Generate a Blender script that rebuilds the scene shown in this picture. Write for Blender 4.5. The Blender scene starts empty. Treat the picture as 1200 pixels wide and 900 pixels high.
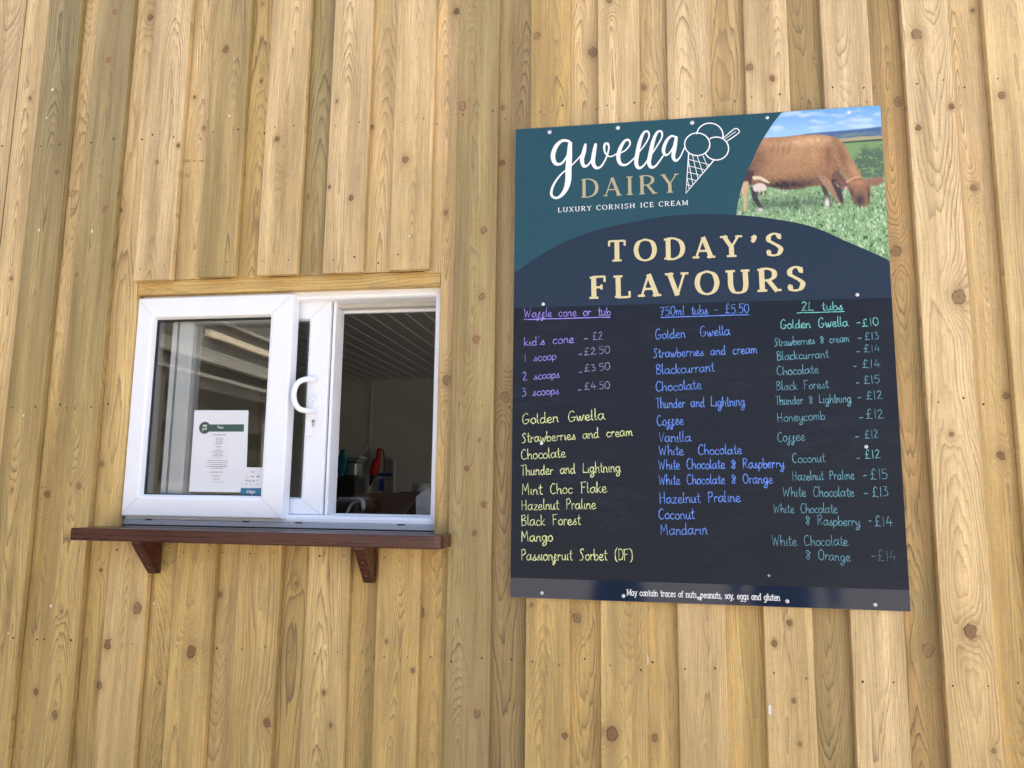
import bpy, bmesh, math, random
import numpy as np
from mathutils import Matrix, Vector

# ------------------------------------------------------------------ camera
scene = bpy.context.scene
CAM = (0.0, -1.856, 1.45)
YAW, PITCH, ROLL, FPX = 0.16183, 0.13785, 0.01180, 870.0
def cam_axes():
    cy, sy = math.cos(YAW), math.sin(YAW); cp, sp = math.cos(PITCH), math.sin(PITCH)
    f = np.array([-sy*cp, cy*cp, sp]); rt = np.array([cy, sy, 0.0]); up = np.cross(rt, f)
    c, s = math.cos(ROLL), math.sin(ROLL)
    return c*rt + s*up, -s*rt + c*up, f
RT, UP, FW = cam_axes()
cd = bpy.data.cameras.new("camera"); cam = bpy.data.objects.new("camera", cd)
scene.collection.objects.link(cam); scene.camera = cam
cd.sensor_width = 36.0; cd.lens = FPX/1200.0*36.0; cd.clip_start = 0.05; cd.clip_end = 500
cam.matrix_world = Matrix(((RT[0], UP[0], -FW[0], CAM[0]), (RT[1], UP[1], -FW[1], CAM[1]), (RT[2], UP[2], -FW[2], CAM[2]), (0, 0, 0, 1)))

def at(u, v, y=0.0):
    """point of the plane y=const seen at photo pixel (u, v): used to measure the flat wall and sign"""
    d = RT*((u-600)/FPX) + UP*(-(v-450)/FPX) + FW
    t = (y-CAM[1])/d[1]
    return (CAM[0]+d[0]*t, CAM[2]+d[2]*t)

# ------------------------------------------------------------------ world, sun, exposure
SUN_EL, SUN_AZ = math.radians(50), math.radians(35)     # behind the kiosk: its front stands in open shade
w = bpy.data.worlds.new("World"); scene.world = w; w.use_nodes = True
wn = w.node_tree.nodes; wl = w.node_tree.links
bg = wn['Background']; sky = wn.new('ShaderNodeTexSky'); sky.sky_type = 'NISHITA'; sky.sun_disc = False
sky.sun_elevation = SUN_EL; sky.sun_rotation = SUN_AZ; sky.air_density = 0.8; sky.dust_density = 6.0; sky.ozone_density = 0.2
wl.new(sky.outputs[0], bg.inputs[0]); bg.inputs[1].default_value = 0.15
sl = bpy.data.lights.new("sun", 'SUN'); sl.energy = 3.2; sl.angle = math.radians(0.5); sl.color = (1, .95, .87)
so = bpy.data.objects.new("sun", sl); scene.collection.objects.link(so)
sd = Vector((math.sin(SUN_AZ)*math.cos(SUN_EL), math.cos(SUN_AZ)*math.cos(SUN_EL), math.sin(SUN_EL)))
so.rotation_euler = sd.to_track_quat('Z', 'Y').to_euler(); so.location = (0, 6, 8)
scene.view_settings.view_transform = 'Standard'; scene.view_settings.look = 'None'
scene.view_settings.exposure = 2.10; scene.view_settings.gamma = 1.0
scene.cycles.max_bounces = 8; scene.cycles.diffuse_bounces = 4; scene.cycles.transparent_max_bounces = 16
scene.cycles.caustics_reflective = False

# ------------------------------------------------------------------ helpers
col = scene.collection
def tag(o, label=None, cat=None, group=None, kind=None):
    if label: o['label'] = label
    if cat: o['category'] = cat
    if group: o['group'] = group
    if kind: o['kind'] = kind
    return o
def thing(name, label, cat, loc=(0, 0, 0), group=None):
    o = bpy.data.objects.new(name, None); col.objects.link(o); o.location = loc; o.empty_display_size = .1
    o['_l'] = list(loc); return tag(o, label, cat, group)
WLOC = {}
def obj(name, verts, faces, mat, parent=None, origin=None, smooth=False, label=None, kind=None):
    """one mesh object from world-space verts"""
    base = WLOC.get(parent.name, Vector(parent.get('_l', (0, 0, 0)))) if parent else Vector((0, 0, 0))
    org = Vector(origin) if origin is not None else base
    me = bpy.data.meshes.new(name)
    me.from_pydata([(a-org[0], b-org[1], c-org[2]) for a, b, c in verts], [], faces); me.update()
    if isinstance(mat, (list, tuple)):
        for m in mat: me.materials.append(m)
    else: me.materials.append(mat)
    if smooth: me.polygons.foreach_set('use_smooth', [True]*len(me.polygons))
    o = bpy.data.objects.new(name, me); col.objects.link(o)
    if parent: o.parent = parent
    o.location = org-base; WLOC[o.name] = org
    if label: o['label'] = label
    if kind: o['kind'] = kind
    return o
class MB:
    def __init__(s): s.v = []; s.f = []
    def add(s, v, f):
        n = len(s.v); s.v += [tuple(map(float, p)) for p in v]; s.f += [tuple(i+n for i in q) for q in f]; return s
    def box(s, a, b, bev=0.0):
        (x0, y0, z0), (x1, y1, z1) = a, b
        if bev <= 0:
            v = [(x, y, z) for z in (z0, z1) for y in (y0, y1) for x in (x0, x1)]
            return s.add(v, [(0, 2, 3, 1), (4, 5, 7, 6), (0, 1, 5, 4), (2, 6, 7, 3), (0, 4, 6, 2), (1, 3, 7, 5)])
        bm = bmesh.new(); bmesh.ops.create_cube(bm, size=1)
        for q in bm.verts: q.co = Vector(((x0+x1)/2+q.co.x*(x1-x0), (y0+y1)/2+q.co.y*(y1-y0), (z0+z1)/2+q.co.z*(z1-z0)))
        bmesh.ops.bevel(bm, geom=bm.edges[:], offset=bev, segments=2, affect='EDGES', profile=.5)
        return s.bm(bm)
    def bm(s, bm):
        bm.verts.index_update()
        s.add([tuple(q.co) for q in bm.verts], [tuple(q.index for q in f.verts) for f in bm.faces]); bm.free(); return s
    def tube(s, pts, r, n=10, cap=True):
        pts = [Vector(p) for p in pts]; rr = r if isinstance(r, (list, tuple)) else [r]*len(pts)
        rings = []; prev = None
        for i, p in enumerate(pts):
            t = (pts[min(i+1, len(pts)-1)]-pts[max(i-1, 0)]).normalized()
            a = prev if prev else (Vector((0, 0, 1)) if abs(t.z) < .9 else Vector((1, 0, 0)))
            u = (a-t*a.dot(t)).normalized(); prev = u; w_ = t.cross(u)
            rings.append([tuple(p+(u*math.cos(k*2*math.pi/n)+w_*math.sin(k*2*math.pi/n))*rr[i]) for k in range(n)])
        v = [q for R in rings for q in R]
        f = [(i*n+k, i*n+(k+1) % n, (i+1)*n+(k+1) % n, (i+1)*n+k) for i in range(len(pts)-1) for k in range(n)]
        if cap: f += [tuple(range(n))[::-1], tuple(range((len(pts)-1)*n, len(pts)*n))]
        return s.add(v, f)
    def lathe(s, c, prof, n=20):
        v = [(c[0]+r*math.cos(k*2*math.pi/n), c[1]+r*math.sin(k*2*math.pi/n), c[2]+z) for r, z in prof for k in range(n)]
        f = [(i*n+k, i*n+(k+1) % n, (i+1)*n+(k+1) % n, (i+1)*n+k) for i in range(len(prof)-1) for k in range(n)]
        f += [tuple(range(n))[::-1], tuple(range((len(prof)-1)*n, len(prof)*n))]
        return s.add(v, f)
    def build(s, name, mat, parent=None, **k): return obj(name, s.v, s.f, mat, parent, **k)

# ------------------------------------------------------------------ materials
class NT:
    def __init__(s, name):
        s.m = bpy.data.materials.new(name); s.m.use_nodes = True
        s.t = s.m.node_tree; s.p = s.t.nodes['Principled BSDF']
    def new(s, typ, ins=(), **props):
        n = s.t.nodes.new(typ)
        for k, v in props.items(): setattr(n, k, v)
        for i, v in (ins.items() if isinstance(ins, dict) else enumerate(ins)):
            if v is None: continue
            s.put(n.inputs[i], v)
        return n
    def put(s, sock, v):
        if isinstance(v, bpy.types.NodeSocket): s.t.links.new(v, sock)
        elif isinstance(v, (tuple, list)) and len(v) == 3 and sock.type == 'RGBA': sock.default_value = (*v, 1)
        else: sock.default_value = v
    def M(s, op, *a, clamp=False): return s.new('ShaderNodeMath', a, operation=op, use_clamp=clamp).outputs[0]
    def V(s, op, *a): 
        n = s.new('ShaderNodeVectorMath', a, operation=op); return n.outputs[1] if op in ('LENGTH', 'DISTANCE', 'DOT_PRODUCT') else n.outputs[0]
    def mix(s, f, a, b, blend='MIX'):
        n = s.t.nodes.new('ShaderNodeMix'); n.data_type = 'RGBA'; n.blend_type = blend
        s.put(n.inputs[0], f); s.put(n.inputs[6], a); s.put(n.inputs[7], b); return n.outputs[2]
    def noise(s, vec, scale, detail=2, rough=.5, dist=0):
        return s.new('ShaderNodeTexNoise', {'Vector': vec, 'Scale': scale, 'Detail': detail, 'Roughness': rough, 'Distortion': dist}).outputs[0]
    def ramp(s, f, lo, hi, a=0., b=1.):
        return s.new('ShaderNodeMapRange', {'Value': f, 'From Min': lo, 'From Max': hi, 'To Min': a, 'To Max': b}).outputs[0]
    def xyz(s, x, y, z): return s.new('ShaderNodeCombineXYZ', (x, y, z)).outputs[0]
    def sep(s, v): n = s.new('ShaderNodeSeparateXYZ', (v,)); return n.outputs
    def obj(s): return s.new('ShaderNodeTexCoord').outputs['Object']
    def bump(s, h, strength=.3, dist=.001):
        n = s.new('ShaderNodeBump', {'Height': h, 'Strength': strength, 'Distance': dist}); s.t.links.new(n.outputs[0], s.p.inputs['Normal'])

def plain(name, c, rough=.5, metal=0., var=.08, scale=30., spec=.5, bump=0.):
    n = NT(name); o = n.obj(); f = n.noise(o, scale, 4, .6)
    k = n.ramp(f, .3, .7, 1-var, 1+var)
    n.put(n.p.inputs['Base Color'], n.mix(1.0, c, n.xyz(k, k, k), 'MULTIPLY'))
    n.put(n.p.inputs['Roughness'], n.ramp(f, .3, .7, max(0, rough-.05), min(1, rough+.05)))
    n.p.inputs['Metallic'].default_value = metal; n.p.inputs['Specular IOR Level'].default_value = spec
    if bump: n.bump(n.noise(o, scale*6, 3), bump, .001)
    return n.m

def pine(name):
    """treated softwood: growth rings cut by the board face, flowing round the knots given by the 'knot' attribute"""
    n = NT(name); P = n.obj()
    kn = n.new('ShaderNodeAttribute', attribute_name='knot').outputs['Vector']
    tn = n.new('ShaderNodeAttribute', attribute_name='tone').outputs['Vector']
    kx, kz, kr = n.sep(kn); seed, hue, kR = n.sep(tn)
    x, y, z = n.sep(P); S = n.M('MULTIPLY', seed, 37.0)
    Zs = n.M('ADD', z, S)
    a0 = n.noise(n.xyz(S, 0., Zs), .8, 2, .5)
    a1 = n.noise(n.xyz(5.3, S, Zs), .75, 2, .45)
    x0 = n.M('MULTIPLY', n.M('SUBTRACT', a0, .5), .16)
    y0 = n.M('ADD', n.M('MULTIPLY', n.M('ABSOLUTE', n.M('SUBTRACT', a1, .36)), .22), .004)
    dx = n.M('SUBTRACT', x, x0); yy = n.M('ADD', y0, n.M('ABSOLUTE', y))
    rad = n.M('SQRT', n.M('ADD', n.M('MULTIPLY', dx, dx), n.M('MULTIPLY', yy, yy)))
    # knot field
    d2 = n.M('SQRT', n.M('ADD', n.M('MULTIPLY', kx, kx), n.M('MULTIPLY', n.M('MULTIPLY', kz, .52), n.M('MULTIPLY', kz, .52))))
    q = n.M('SUBTRACT', 1.0, n.M('DIVIDE', d2, n.M('MAXIMUM', kR, .001)), clamp=True)
    infl = n.M('MULTIPLY', q, q)
    wob = n.noise(n.V('MULTIPLY', P, (12., 12., 1.1)), 3.0, 3, .55)
    # displaced rings near a knot
    rad2 = n.M('ADD', rad, n.M('MULTIPLY', n.M('MULTIPLY', infl, kr), 2.2))
    rad2 = n.M('ADD', rad2, n.M('MULTIPLY', n.M('SUBTRACT', wob, .5), .011))
    dens = n.M('ADD', 160., n.M('MULTIPLY', n.M('FRACT', n.M('MULTIPLY', seed, 7.7)), 220.))
    rings = n.M('MULTIPLY', rad2, dens)
    fr = n.M('FRACT', rings)
    late = n.M('MULTIPLY', n.M('POWER', fr, 3.4), n.ramp(fr, .95, 1.0, 1., 0.))
    irr = n.noise(n.xyz(n.M('MULTIPLY', n.M('FLOOR', rings), .37), S, n.M('MULTIPLY', z, .6)), 2.3, 2)
    late = n.M('MULTIPLY', late, n.ramp(irr, .3, .68, .15, 1.5))
    patch = n.noise(n.xyz(n.M('MULTIPLY', x, 9.), S, n.M('MULTIPLY', Zs, 1.3)), 1.0, 3, .6)
    late = n.M('MULTIPLY', late, n.ramp(patch, .3, .7, .5, 1.3))
    lat = n.noise(n.xyz(n.M('MULTIPLY', x, 24.), n.M('ADD', S, 2.), n.M('MULTIPLY', Zs, 1.1)), 1.0, 2, .5)
    # fine fibre and blotches
    fib = n.noise(n.xyz(n.M('MULTIPLY', x, 900.), n.M('MULTIPLY', y, 900.), n.M('MULTIPLY', Zs, 16.)), 1.0, 3, .65)
    fib2 = n.noise(n.xyz(n.M('MULTIPLY', x, 230.), S, n.M('MULTIPLY', Zs, 5.)), 1.0, 3, .6)
    blot = n.noise(n.xyz(n.M('MULTIPLY', x, 14.), S, n.M('MULTIPLY', Zs, 2.4)), 1.0, 4, .62)
    blot2 = n.noise(n.xyz(n.M('MULTIPLY', x, 30.), n.M('ADD', S, 4.), n.M('MULTIPLY', Zs, 9.)), 1.0, 4, .6)
    # hue 0: pale pinkish straw, .5: straw, 1: green-tinted
    base = n.mix(n.ramp(hue, 0., .5), (.73, .55, .31), (.685, .462, .152))
    base = n.mix(n.ramp(hue, .5, 1.), base, (.355, .275, .118))
    base = n.mix(n.ramp(hue, 1., 1.5), base, (.56, .345, .125))
    gm = n.M('MULTIPLY', n.ramp(blot, .50, .66), n.ramp(hue, .05, .95, .15, .8), clamp=True)
    base = n.mix(gm, base, (.35, .262, .095))
    pm = n.M('MULTIPLY', n.ramp(blot, .46, .33), n.ramp(hue, .6, .0, .05, .6), clamp=True)
    base = n.mix(pm, base, (.73, .53, .30))
    base = n.mix(n.M('MULTIPLY', n.ramp(blot2, .52, .72), .25, clamp=True), base, (.48, .32, .15))
    k4 = n.ramp(lat, .32, .68, .72, 1.16); base = n.mix(1., base, n.xyz(k4, n.M('POWER', k4, 1.08), n.M('POWER', k4, 1.3)), 'MULTIPLY')
    k2 = n.ramp(fib2, .3, .7, .80, 1.12); base = n.mix(1., base, n.xyz(k2, k2, k2), 'MULTIPLY')
    k1 = n.ramp(fib, .25, .75, .82, 1.12); base = n.mix(1., base, n.xyz(k1, k1, k1), 'MULTIPLY')
    base = n.mix(n.M('MULTIPLY', late, n.ramp(hue, .3, .95, .92, 1.0), clamp=True), base, n.mix(n.ramp(hue, .4, 1.), (.29, .18, .08), (.125, .092, .04)))
    spk = n.noise(n.xyz(n.M('MULTIPLY', x, 420.), n.M('ADD', S, 9.), n.M('MULTIPLY', Zs, 28.)), 1., 2, .5)
    base = n.mix(n.M('MULTIPLY', n.ramp(spk, .60, .74), .55, clamp=True), base, (.30, .19, .08))
    saw = n.noise(n.xyz(n.M('MULTIPLY', x, 60.), S, n.M('MULTIPLY', Zs, 300.)), 1., 2, .5)
    k3 = n.ramp(saw, .3, .7, .95, 1.04); base = n.mix(1., base, n.xyz(k3, k3, k3), 'MULTIPLY')
    # knots
    kd = n.M('SQRT', n.M('ADD', n.M('MULTIPLY', kx, kx), n.M('MULTIPLY', n.M('MULTIPLY', kz, .85), n.M('MULTIPLY', kz, .85))))
    kd = n.M('ADD', kd, n.M('MULTIPLY', n.M('SUBTRACT', n.noise(P, 95., 3), .5), n.M('MULTIPLY', kr, 1.15)))
    rel = n.M('DIVIDE', kd, n.M('MAXIMUM', kr, .0008))
    halo = n.M('MULTIPLY', n.ramp(rel, 2.6, 1.0), n.ramp(blot2, .35, .6, .15, .6), clamp=True)
    base = n.mix(halo, base, (.33, .205, .085))
    fl = n.M('SUBTRACT', 1.0, n.M('DIVIDE', n.M('SQRT', n.M('ADD', n.M('MULTIPLY', kx, kx), n.M('MULTIPLY', n.M('MULTIPLY', kz, .28), n.M('MULTIPLY', kz, .28)))), n.M('MAXIMUM', n.M('MULTIPLY', kR, .55), .001)), clamp=True)
    base = n.mix(n.M('MULTIPLY', n.M('MULTIPLY', fl, n.ramp(fib2, .35, .6, .2, 1.)), .55, clamp=True), base, (.36, .215, .08))
    ktype = n.M('FRACT', n.M('MULTIPLY', kr, 7919.))
    kcol = n.mix(n.ramp(n.M('SINE', n.M('ADD', n.M('MULTIPLY', rel, 11.), n.M('MULTIPLY', blot2, 9.))), -1., 1., .0, .5), (.25, .13, .048), (.15, .078, .03))
    kcol = n.mix(n.ramp(ktype, .35, .65), kcol, (.28, .175, .075))
    base = n.mix(n.ramp(rel, 1.02, .88), base, kcol)
    ringm = n.M('MULTIPLY', n.ramp(rel, .72, .92), n.ramp(rel, 1.15, 1.0), clamp=True)
    base = n.mix(n.M('MULTIPLY', n.M('MULTIPLY', ringm, n.ramp(n.noise(P, 70., 2), .38, .6, .15, 1.)), .8), base, (.09, .05, .022))
    base = n.mix(n.M('MULTIPLY', n.M('MULTIPLY', n.ramp(rel, .34, .1), n.ramp(ktype, .2, .9, .2, 1.)), .7, clamp=True), base, (.13, .07, .035))
    n.put(n.p.inputs['Base Color'], base)
    n.put(n.p.inputs['Roughness'], n.ramp(fib, .3, .7, .5, .66)); n.p.inputs['Specular IOR Level'].default_value = .5
    h = n.M('ADD', n.M('MULTIPLY', late, .8), n.M('MULTIPLY', fib, .5))
    h = n.M('SUBTRACT', h, n.M('MULTIPLY', ringm, 1.5))
    n.bump(h, .5, .0007)
    return n.m

def sheet(name, c, rough=.12, coat=0., var=.03):
    n = NT(name); o = n.obj(); f = n.noise(o, 3., 4, .6); g = n.noise(o, 260., 2)
    k = n.ramp(f, .3, .7, 1-var, 1+var)
    n.put(n.p.inputs['Base Color'], n.mix(1., c, n.xyz(k, k, k), 'MULTIPLY'))
    n.put(n.p.inputs['Roughness'], n.ramp(f, .3, .7, rough*.85, rough*1.15))
    n.bump(g, .02, .0003); n.p.inputs['Specular IOR Level'].default_value = .38
    return n.m

def redwood():
    n = NT('stained_hardwood'); P = n.obj(); x, y, z = n.sep(P)
    f = n.noise(n.xyz(n.M('MULTIPLY', x, 6.), n.M('MULTIPLY', y, 160.), n.M('MULTIPLY', z, 160.)), 1., 4, .65)
    g = n.noise(P, 6., 3); sp = n.noise(n.xyz(n.M('MULTIPLY', x, 60.), n.M('MULTIPLY', y, 300.), n.M('MULTIPLY', z, 300.)), 1., 2)
    c = n.mix(n.ramp(f, .3, .7), (.028, .007, .005), (.080, .020, .011))
    c = n.mix(n.M('MULTIPLY', n.ramp(g, .45, .7), .35, clamp=True), c, (.085, .026, .018))
    c = n.mix(n.M('MULTIPLY', n.ramp(sp, .62, .74), .35, clamp=True), c, (.16, .07, .045))
    n.put(n.p.inputs['Base Color'], c); n.put(n.p.inputs['Roughness'], n.ramp(f, .3, .7, .22, .38)); n.bump(f, .3, .0006); return n.m

def weathered(name, a, b, sx=(1., 1., 1.)):
    n = NT(name); P = n.V('MULTIPLY', n.obj(), sx)
    f = n.noise(P, 5., 5, .7); g = n.noise(P, 1.2, 3)
    c = n.mix(n.ramp(f, .3, .7), a, b); c = n.mix(n.ramp(g, .4, .6, 0., .45), c, tuple(q*.45 for q in a))
    n.put(n.p.inputs['Base Color'], c); n.p.inputs['Roughness'].default_value = .85; n.bump(f, .6, .004); return n.m

def pane_mat():
    n = NT('window_glass'); t = n.t
    tr = n.new('ShaderNodeBsdfTransparent'); tr.inputs[0].default_value = (.93, .95, .94, 1)
    gl = n.new('ShaderNodeBsdfGlossy'); gl.inputs['Roughness'].default_value = .0
    gl.inputs['Color'].default_value = (1, 1, 1, 1)
    fr = n.new('ShaderNodeFresnel'); fr.inputs[0].default_value = 1.5
    k = n.M('MULTIPLY', fr.outputs[0], 1.75, clamp=True)      # both faces of the sheet reflect
    mx = n.new('ShaderNodeMixShader'); n.put(mx.inputs[0], k); t.links.new(tr.outputs[0], mx.inputs[1]); t.links.new(gl.outputs[0], mx.inputs[2])
    # faint dust / wipe marks
    df = n.new('ShaderNodeBsdfDiffuse'); df.inputs[0].default_value = (.7, .7, .68, 1)
    P = n.obj(); d = n.noise(n.V('MULTIPLY', P, (60., 1., 3.)), 1., 4, .7)
    m2 = n.new('ShaderNodeMixShader'); n.put(m2.inputs[0], n.ramp(d, .5, .85, .0, .03)); t.links.new(mx.outputs[0], m2.inputs[1]); t.links.new(df.outputs[0], m2.inputs[2])
    t.links.new(m2.outputs[0], t.nodes['Material Output'].inputs[0]); return n.m

PINE = pine('treated_pine')
UPVC = plain('white_upvc', (.86, .89, .94), .32, var=0.)
GREYSILL = plain('grey_upvc_sill', (.46, .47, .50), .35, var=.03)
GASKET = plain('black_gasket', (.012, .012, .013), .6)
GLASS = pane_mat(); RED = redwood()
NAIL = plain('rusty_nail', (.05, .03, .02), .7)
STEEL = plain('brushed_steel', (.55, .55, .56), .3, metal=1.)
WHITECAP = plain('white_screw_cap', (.78, .80, .82), .35)
DARKRIM = plain('dark_rim', (.04, .04, .05), .5)

# ------------------------------------------------------------------ timber cladding
random.seed(11)
WIDE = [(-2.55, -2.44), (-2.36, -2.25), (-2.165, -2.055), (-1.963, -1.853), (-1.767, -1.655), (-1.595, -1.476), (-1.402, -1.284), (-1.203, -1.090), (-1.024, -.906),
        (-.831, -.717), (-.643, -.531), (-.462, -.350), (-.262, -.155), (-.081, .029), (.100, .210), (.296, .404), (.487, .600), (.680, .788), (.868, .978), (1.055, 1.165), (1.245, 1.355), (1.43, 1.54)]
HUEW = [.5, .3, .5, .15, 1.0, .97, .20, .85, .35, .22, .35, .92, .55, .30, .12, .15, .02, .10, .25, .2, .4, .3]
HUEN = [.4, .4, .4, .35, .40, .40, .45, .60, .95, .45, .40, 1.2, .40, .35, .50, 1.2, 1.45, .35, .35, .3, .3, .3]
OX0, OX1, OZ0, OZ1 = -1.402, at(512.3, 474, .02)[0], 1.335, 2.018        # serving-hatch opening
KN = [(35,115,3),(135,14,5),(127,70,5),(148,77,2.4),(97,30,3),(176,20,5),(265,58,6),(284,64,2.5),(325,163,4),(228,114,2.5),(209,171,3.5),(184,190,3),(239,150,3),(123,245,5),(361,230,4),
 (306,95,2.5),(386,219,3),(411,232,4),(436,149,3),(475,187,5),(522,249,3.5),(535,13,5),(541,125,7),(567,270,5),(589,126,3.5),(588,191,5),(629,42,5),(695,61,7),(755,102,4),(714,0,5),
 (878,79,5),(905,92,4),(1053,119,6),(1074,40,7),(1115,125,4),(1076,150,4),(1140,12,3),(1174,112,5),(1141,220,4),(1050,294,7),(1123,348,9),(1078,362,6),(1115,509,3),(1173,534,5),(1179,463,4),
 (1137,740,8),(1088,762,7),(556,625,4),(559,836,5),(493,718,6),(379,812,3),(387,850,3),(347,684,3),(453,752,2.5),(484,786,3),(313,847,6),(439,770,2.4),(623,709,3),(676,724,6),(662,862,4),
 (717,860,8),(925,730,4),(907,754,4),(930,821,3),(937,872,2.5),(767,865,4),(161,713,7),(126,755,6),(116,803,5),(139,815,3),(64,838,5),(42,811,4),(224,764,8),(258,697,4),(272,847,4),
 (565,348,5),(558,398,5),(523,445,6),(592,465,7),(562,516,3),(547,549,4),(567,591,4),(80,557,4),(92,570,4.5),(119,544,4),(55,579,5),(13,326,3),(90,322,3),(142,246,3),(118,668,2.5),(1165,880,3)]

wall = thing('timber_wall', 'wall of the kiosk clad in vertical overlapping pale pine boards round hatch and menu', 'wall', (-.4, 0, 0))
PB = .02
def knots_for(x0, x1, y):
    out = []
    for u, v, r in KN:
        X, Z = at(u, v, y)
        if x0-.003 < X < x1+.003: out.append([X, Z, r*(1.856+y)/870*.8])
    return out
def plank(rings, y0, y1, hue, knots, cx, bev=.0022, rot=0.0):
    """rings: (z, xl, xr) bottom to top. One board, cut at rings, with each stretch told its nearest knot"""
    zb, zt = rings[0][0], rings[-1][0]
    ks = sorted([k for k in knots if zb-.03 < k[1] < zt+.03], key=lambda k: k[1]); kept = []
    for k in ks:
        if kept and k[1]-kept[-1][1] < .034:
            if k[2] > kept[-1][2]: kept[-1] = k
            continue
        kept.append(k)
    zc = zb+random.uniform(.1, .5)                       # small knots where the list is silent
    while zc < zt:
        if all(abs(zc-k[1]) > .17 for k in kept) and random.random() < .75 and not (.62 < zc < 2.75 and random.random() < .45):
            kept.append([random.uniform(rings[0][1]+.012, rings[0][2]-.012), zc, random.choice((.0012, .0018, .0022, .003, .004, .0075))])
        zc += random.uniform(.22, .6)
    kept.sort(key=lambda k: k[1])
    if not kept: kept = [[rings[0][1], zb-2, .001]]
    splits = [(kept[i][1]+kept[i+1][1])/2 for i in range(len(kept)-1)]
    def at_z(z, side):
        for i in range(len(rings)-1):
            if rings[i][0]-1e-9 <= z <= rings[i+1][0]+1e-9 and rings[i+1][0] > rings[i][0]:
                if side > 0 and abs(z-rings[i+1][0]) < 1e-9 and i+2 < len(rings): continue
                t = (z-rings[i][0])/(rings[i+1][0]-rings[i][0])
                return rings[i][1]+(rings[i+1][1]-rings[i][1])*t, rings[i][2]+(rings[i+1][2]-rings[i][2])*t
        return rings[-1][1], rings[-1][2]
    zs = [(r[0], r[1], r[2]) for r in rings] + [(z, *at_z(z, 1)) for z in splits if zb < z < zt]
    zs = sorted(zs, key=lambda q: q[0])
    V = []; F = []; b = bev; org = Vector((cx, y0, zb))
    for z, xl, xr in zs:
        V += [(xl, y1, z), (xl, y0+b, z), (xl+b*.3, y0+b*.3, z), (xl+b, y0, z), (xr-b, y0, z), (xr-b*.3, y0+b*.3, z), (xr, y0+b, z), (xr, y1, z)]
    n = 8
    for i in range(len(zs)-1):
        for k in range(n): F.append((i*n+k, i*n+(k+1) % n, (i+1)*n+(k+1) % n, (i+1)*n+k))
    F += [tuple(range(n))[::-1], tuple(range((len(zs)-1)*n, len(zs)*n))]
    sd = random.random()
    o = obj('plank', V, F, PINE, wall, origin=org)
    me = o.data; ak = me.attributes.new('knot', 'FLOAT_VECTOR', 'CORNER'); atn = me.attributes.new('tone', 'FLOAT_VECTOR', 'CORNER')
    kd = []; td = []
    for p in me.polygons:
        zc = sum(me.vertices[i].co.z for i in p.vertices)/len(p.vertices)+zb
        i = sum(1 for s_ in splits if zc > s_); k = kept[i]
        gaps = [abs(k[1]-kept[j][1]) for j in (i-1, i+1) if 0 <= j < len(kept)] or [1.]
        R = min(k[2]*4.2+.006, min(gaps)/2*.52)
        for vi in p.vertices:
            c = me.vertices[vi].co; kd += [c.x+org.x-k[0], 0, 0]; kd[-2] = c.z+org.z-k[1]; kd[-1] = k[2]; zz_ = min(1, max(0, (c.z+org.z-1.0)/1.3)); td += [sd, hue*(.58+.42*zz_) if hue > .55 and hue <= 1. and not (-.47 < cx < -.34) else (hue*(.55+.45*(1-zz_))+.16*(1-zz_) if hue <= .5 else hue), R]  # straw boards: sky-paled top and ground-warmed foot put into the hue
    ak.data.foreach_set('vector', kd); atn.data.foreach_set('vector', td)
    o.rotation_euler = (0, 0, rot)
    return o
WT, WB = 3.45, .02
OZP = 1.306      # boards under the hatch stop below the shelf top
def rects_for(xl, xr):
    """split a board round the opening"""
    if xr <= OX0+.001 or xl >= OX1-.001: return [[(WB, xl, xr), (WT, xl, xr)]]
    if xr > OX1 and xl < OX1: return [[(WB, xl, xr), (OZP, xl, xr), (OZP, OX1, xr), (OZ1, OX1, xr), (OZ1, xl, xr), (WT, xl, xr)]]
    return [[(WB, xl, xr), (OZP, xl, xr)], [(OZ1, xl, xr), (WT, xl, xr)]]
def vary(rs, dz): return [[(z+dz if abs(z-OZ1) < 1e-6 and len(r) == 2 else z, a, b) for z, a, b in r] for r in rs]
for i, (xl, xr) in enumerate(WIDE):
    j = random.uniform(-.001, .0012)
    for R_ in vary(rects_for(xl, xr), random.uniform(-.002, .006)):
        plank(R_, j, PB-.0022, HUEW[i], knots_for(xl, xr, 0), (xl+xr)/2, rot=random.uniform(-.004, .004))
    if i+1 < len(WIDE):
        nl, nr = xr-.02, WIDE[i+1][0]+.02
        if nl < OX0 < nr: nr = OX0
        if i == 3:      # the board that butts against its neighbour with only a crack
            plank([(WB, -1.8492, -1.769), (WT, -1.8492, -1.769)], .0015, PB-.0004, .3, knots_for(-1.849, -1.769, 0), -1.81)
        kn = knots_for(xr, WIDE[i+1][0], PB)
        for R_ in vary(rects_for(nl, nr), random.uniform(.003, .008)):
            plank(R_, PB+.0004+random.uniform(0, .001), 2*PB, HUEN[i], kn, (nl+nr)/2)
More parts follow.
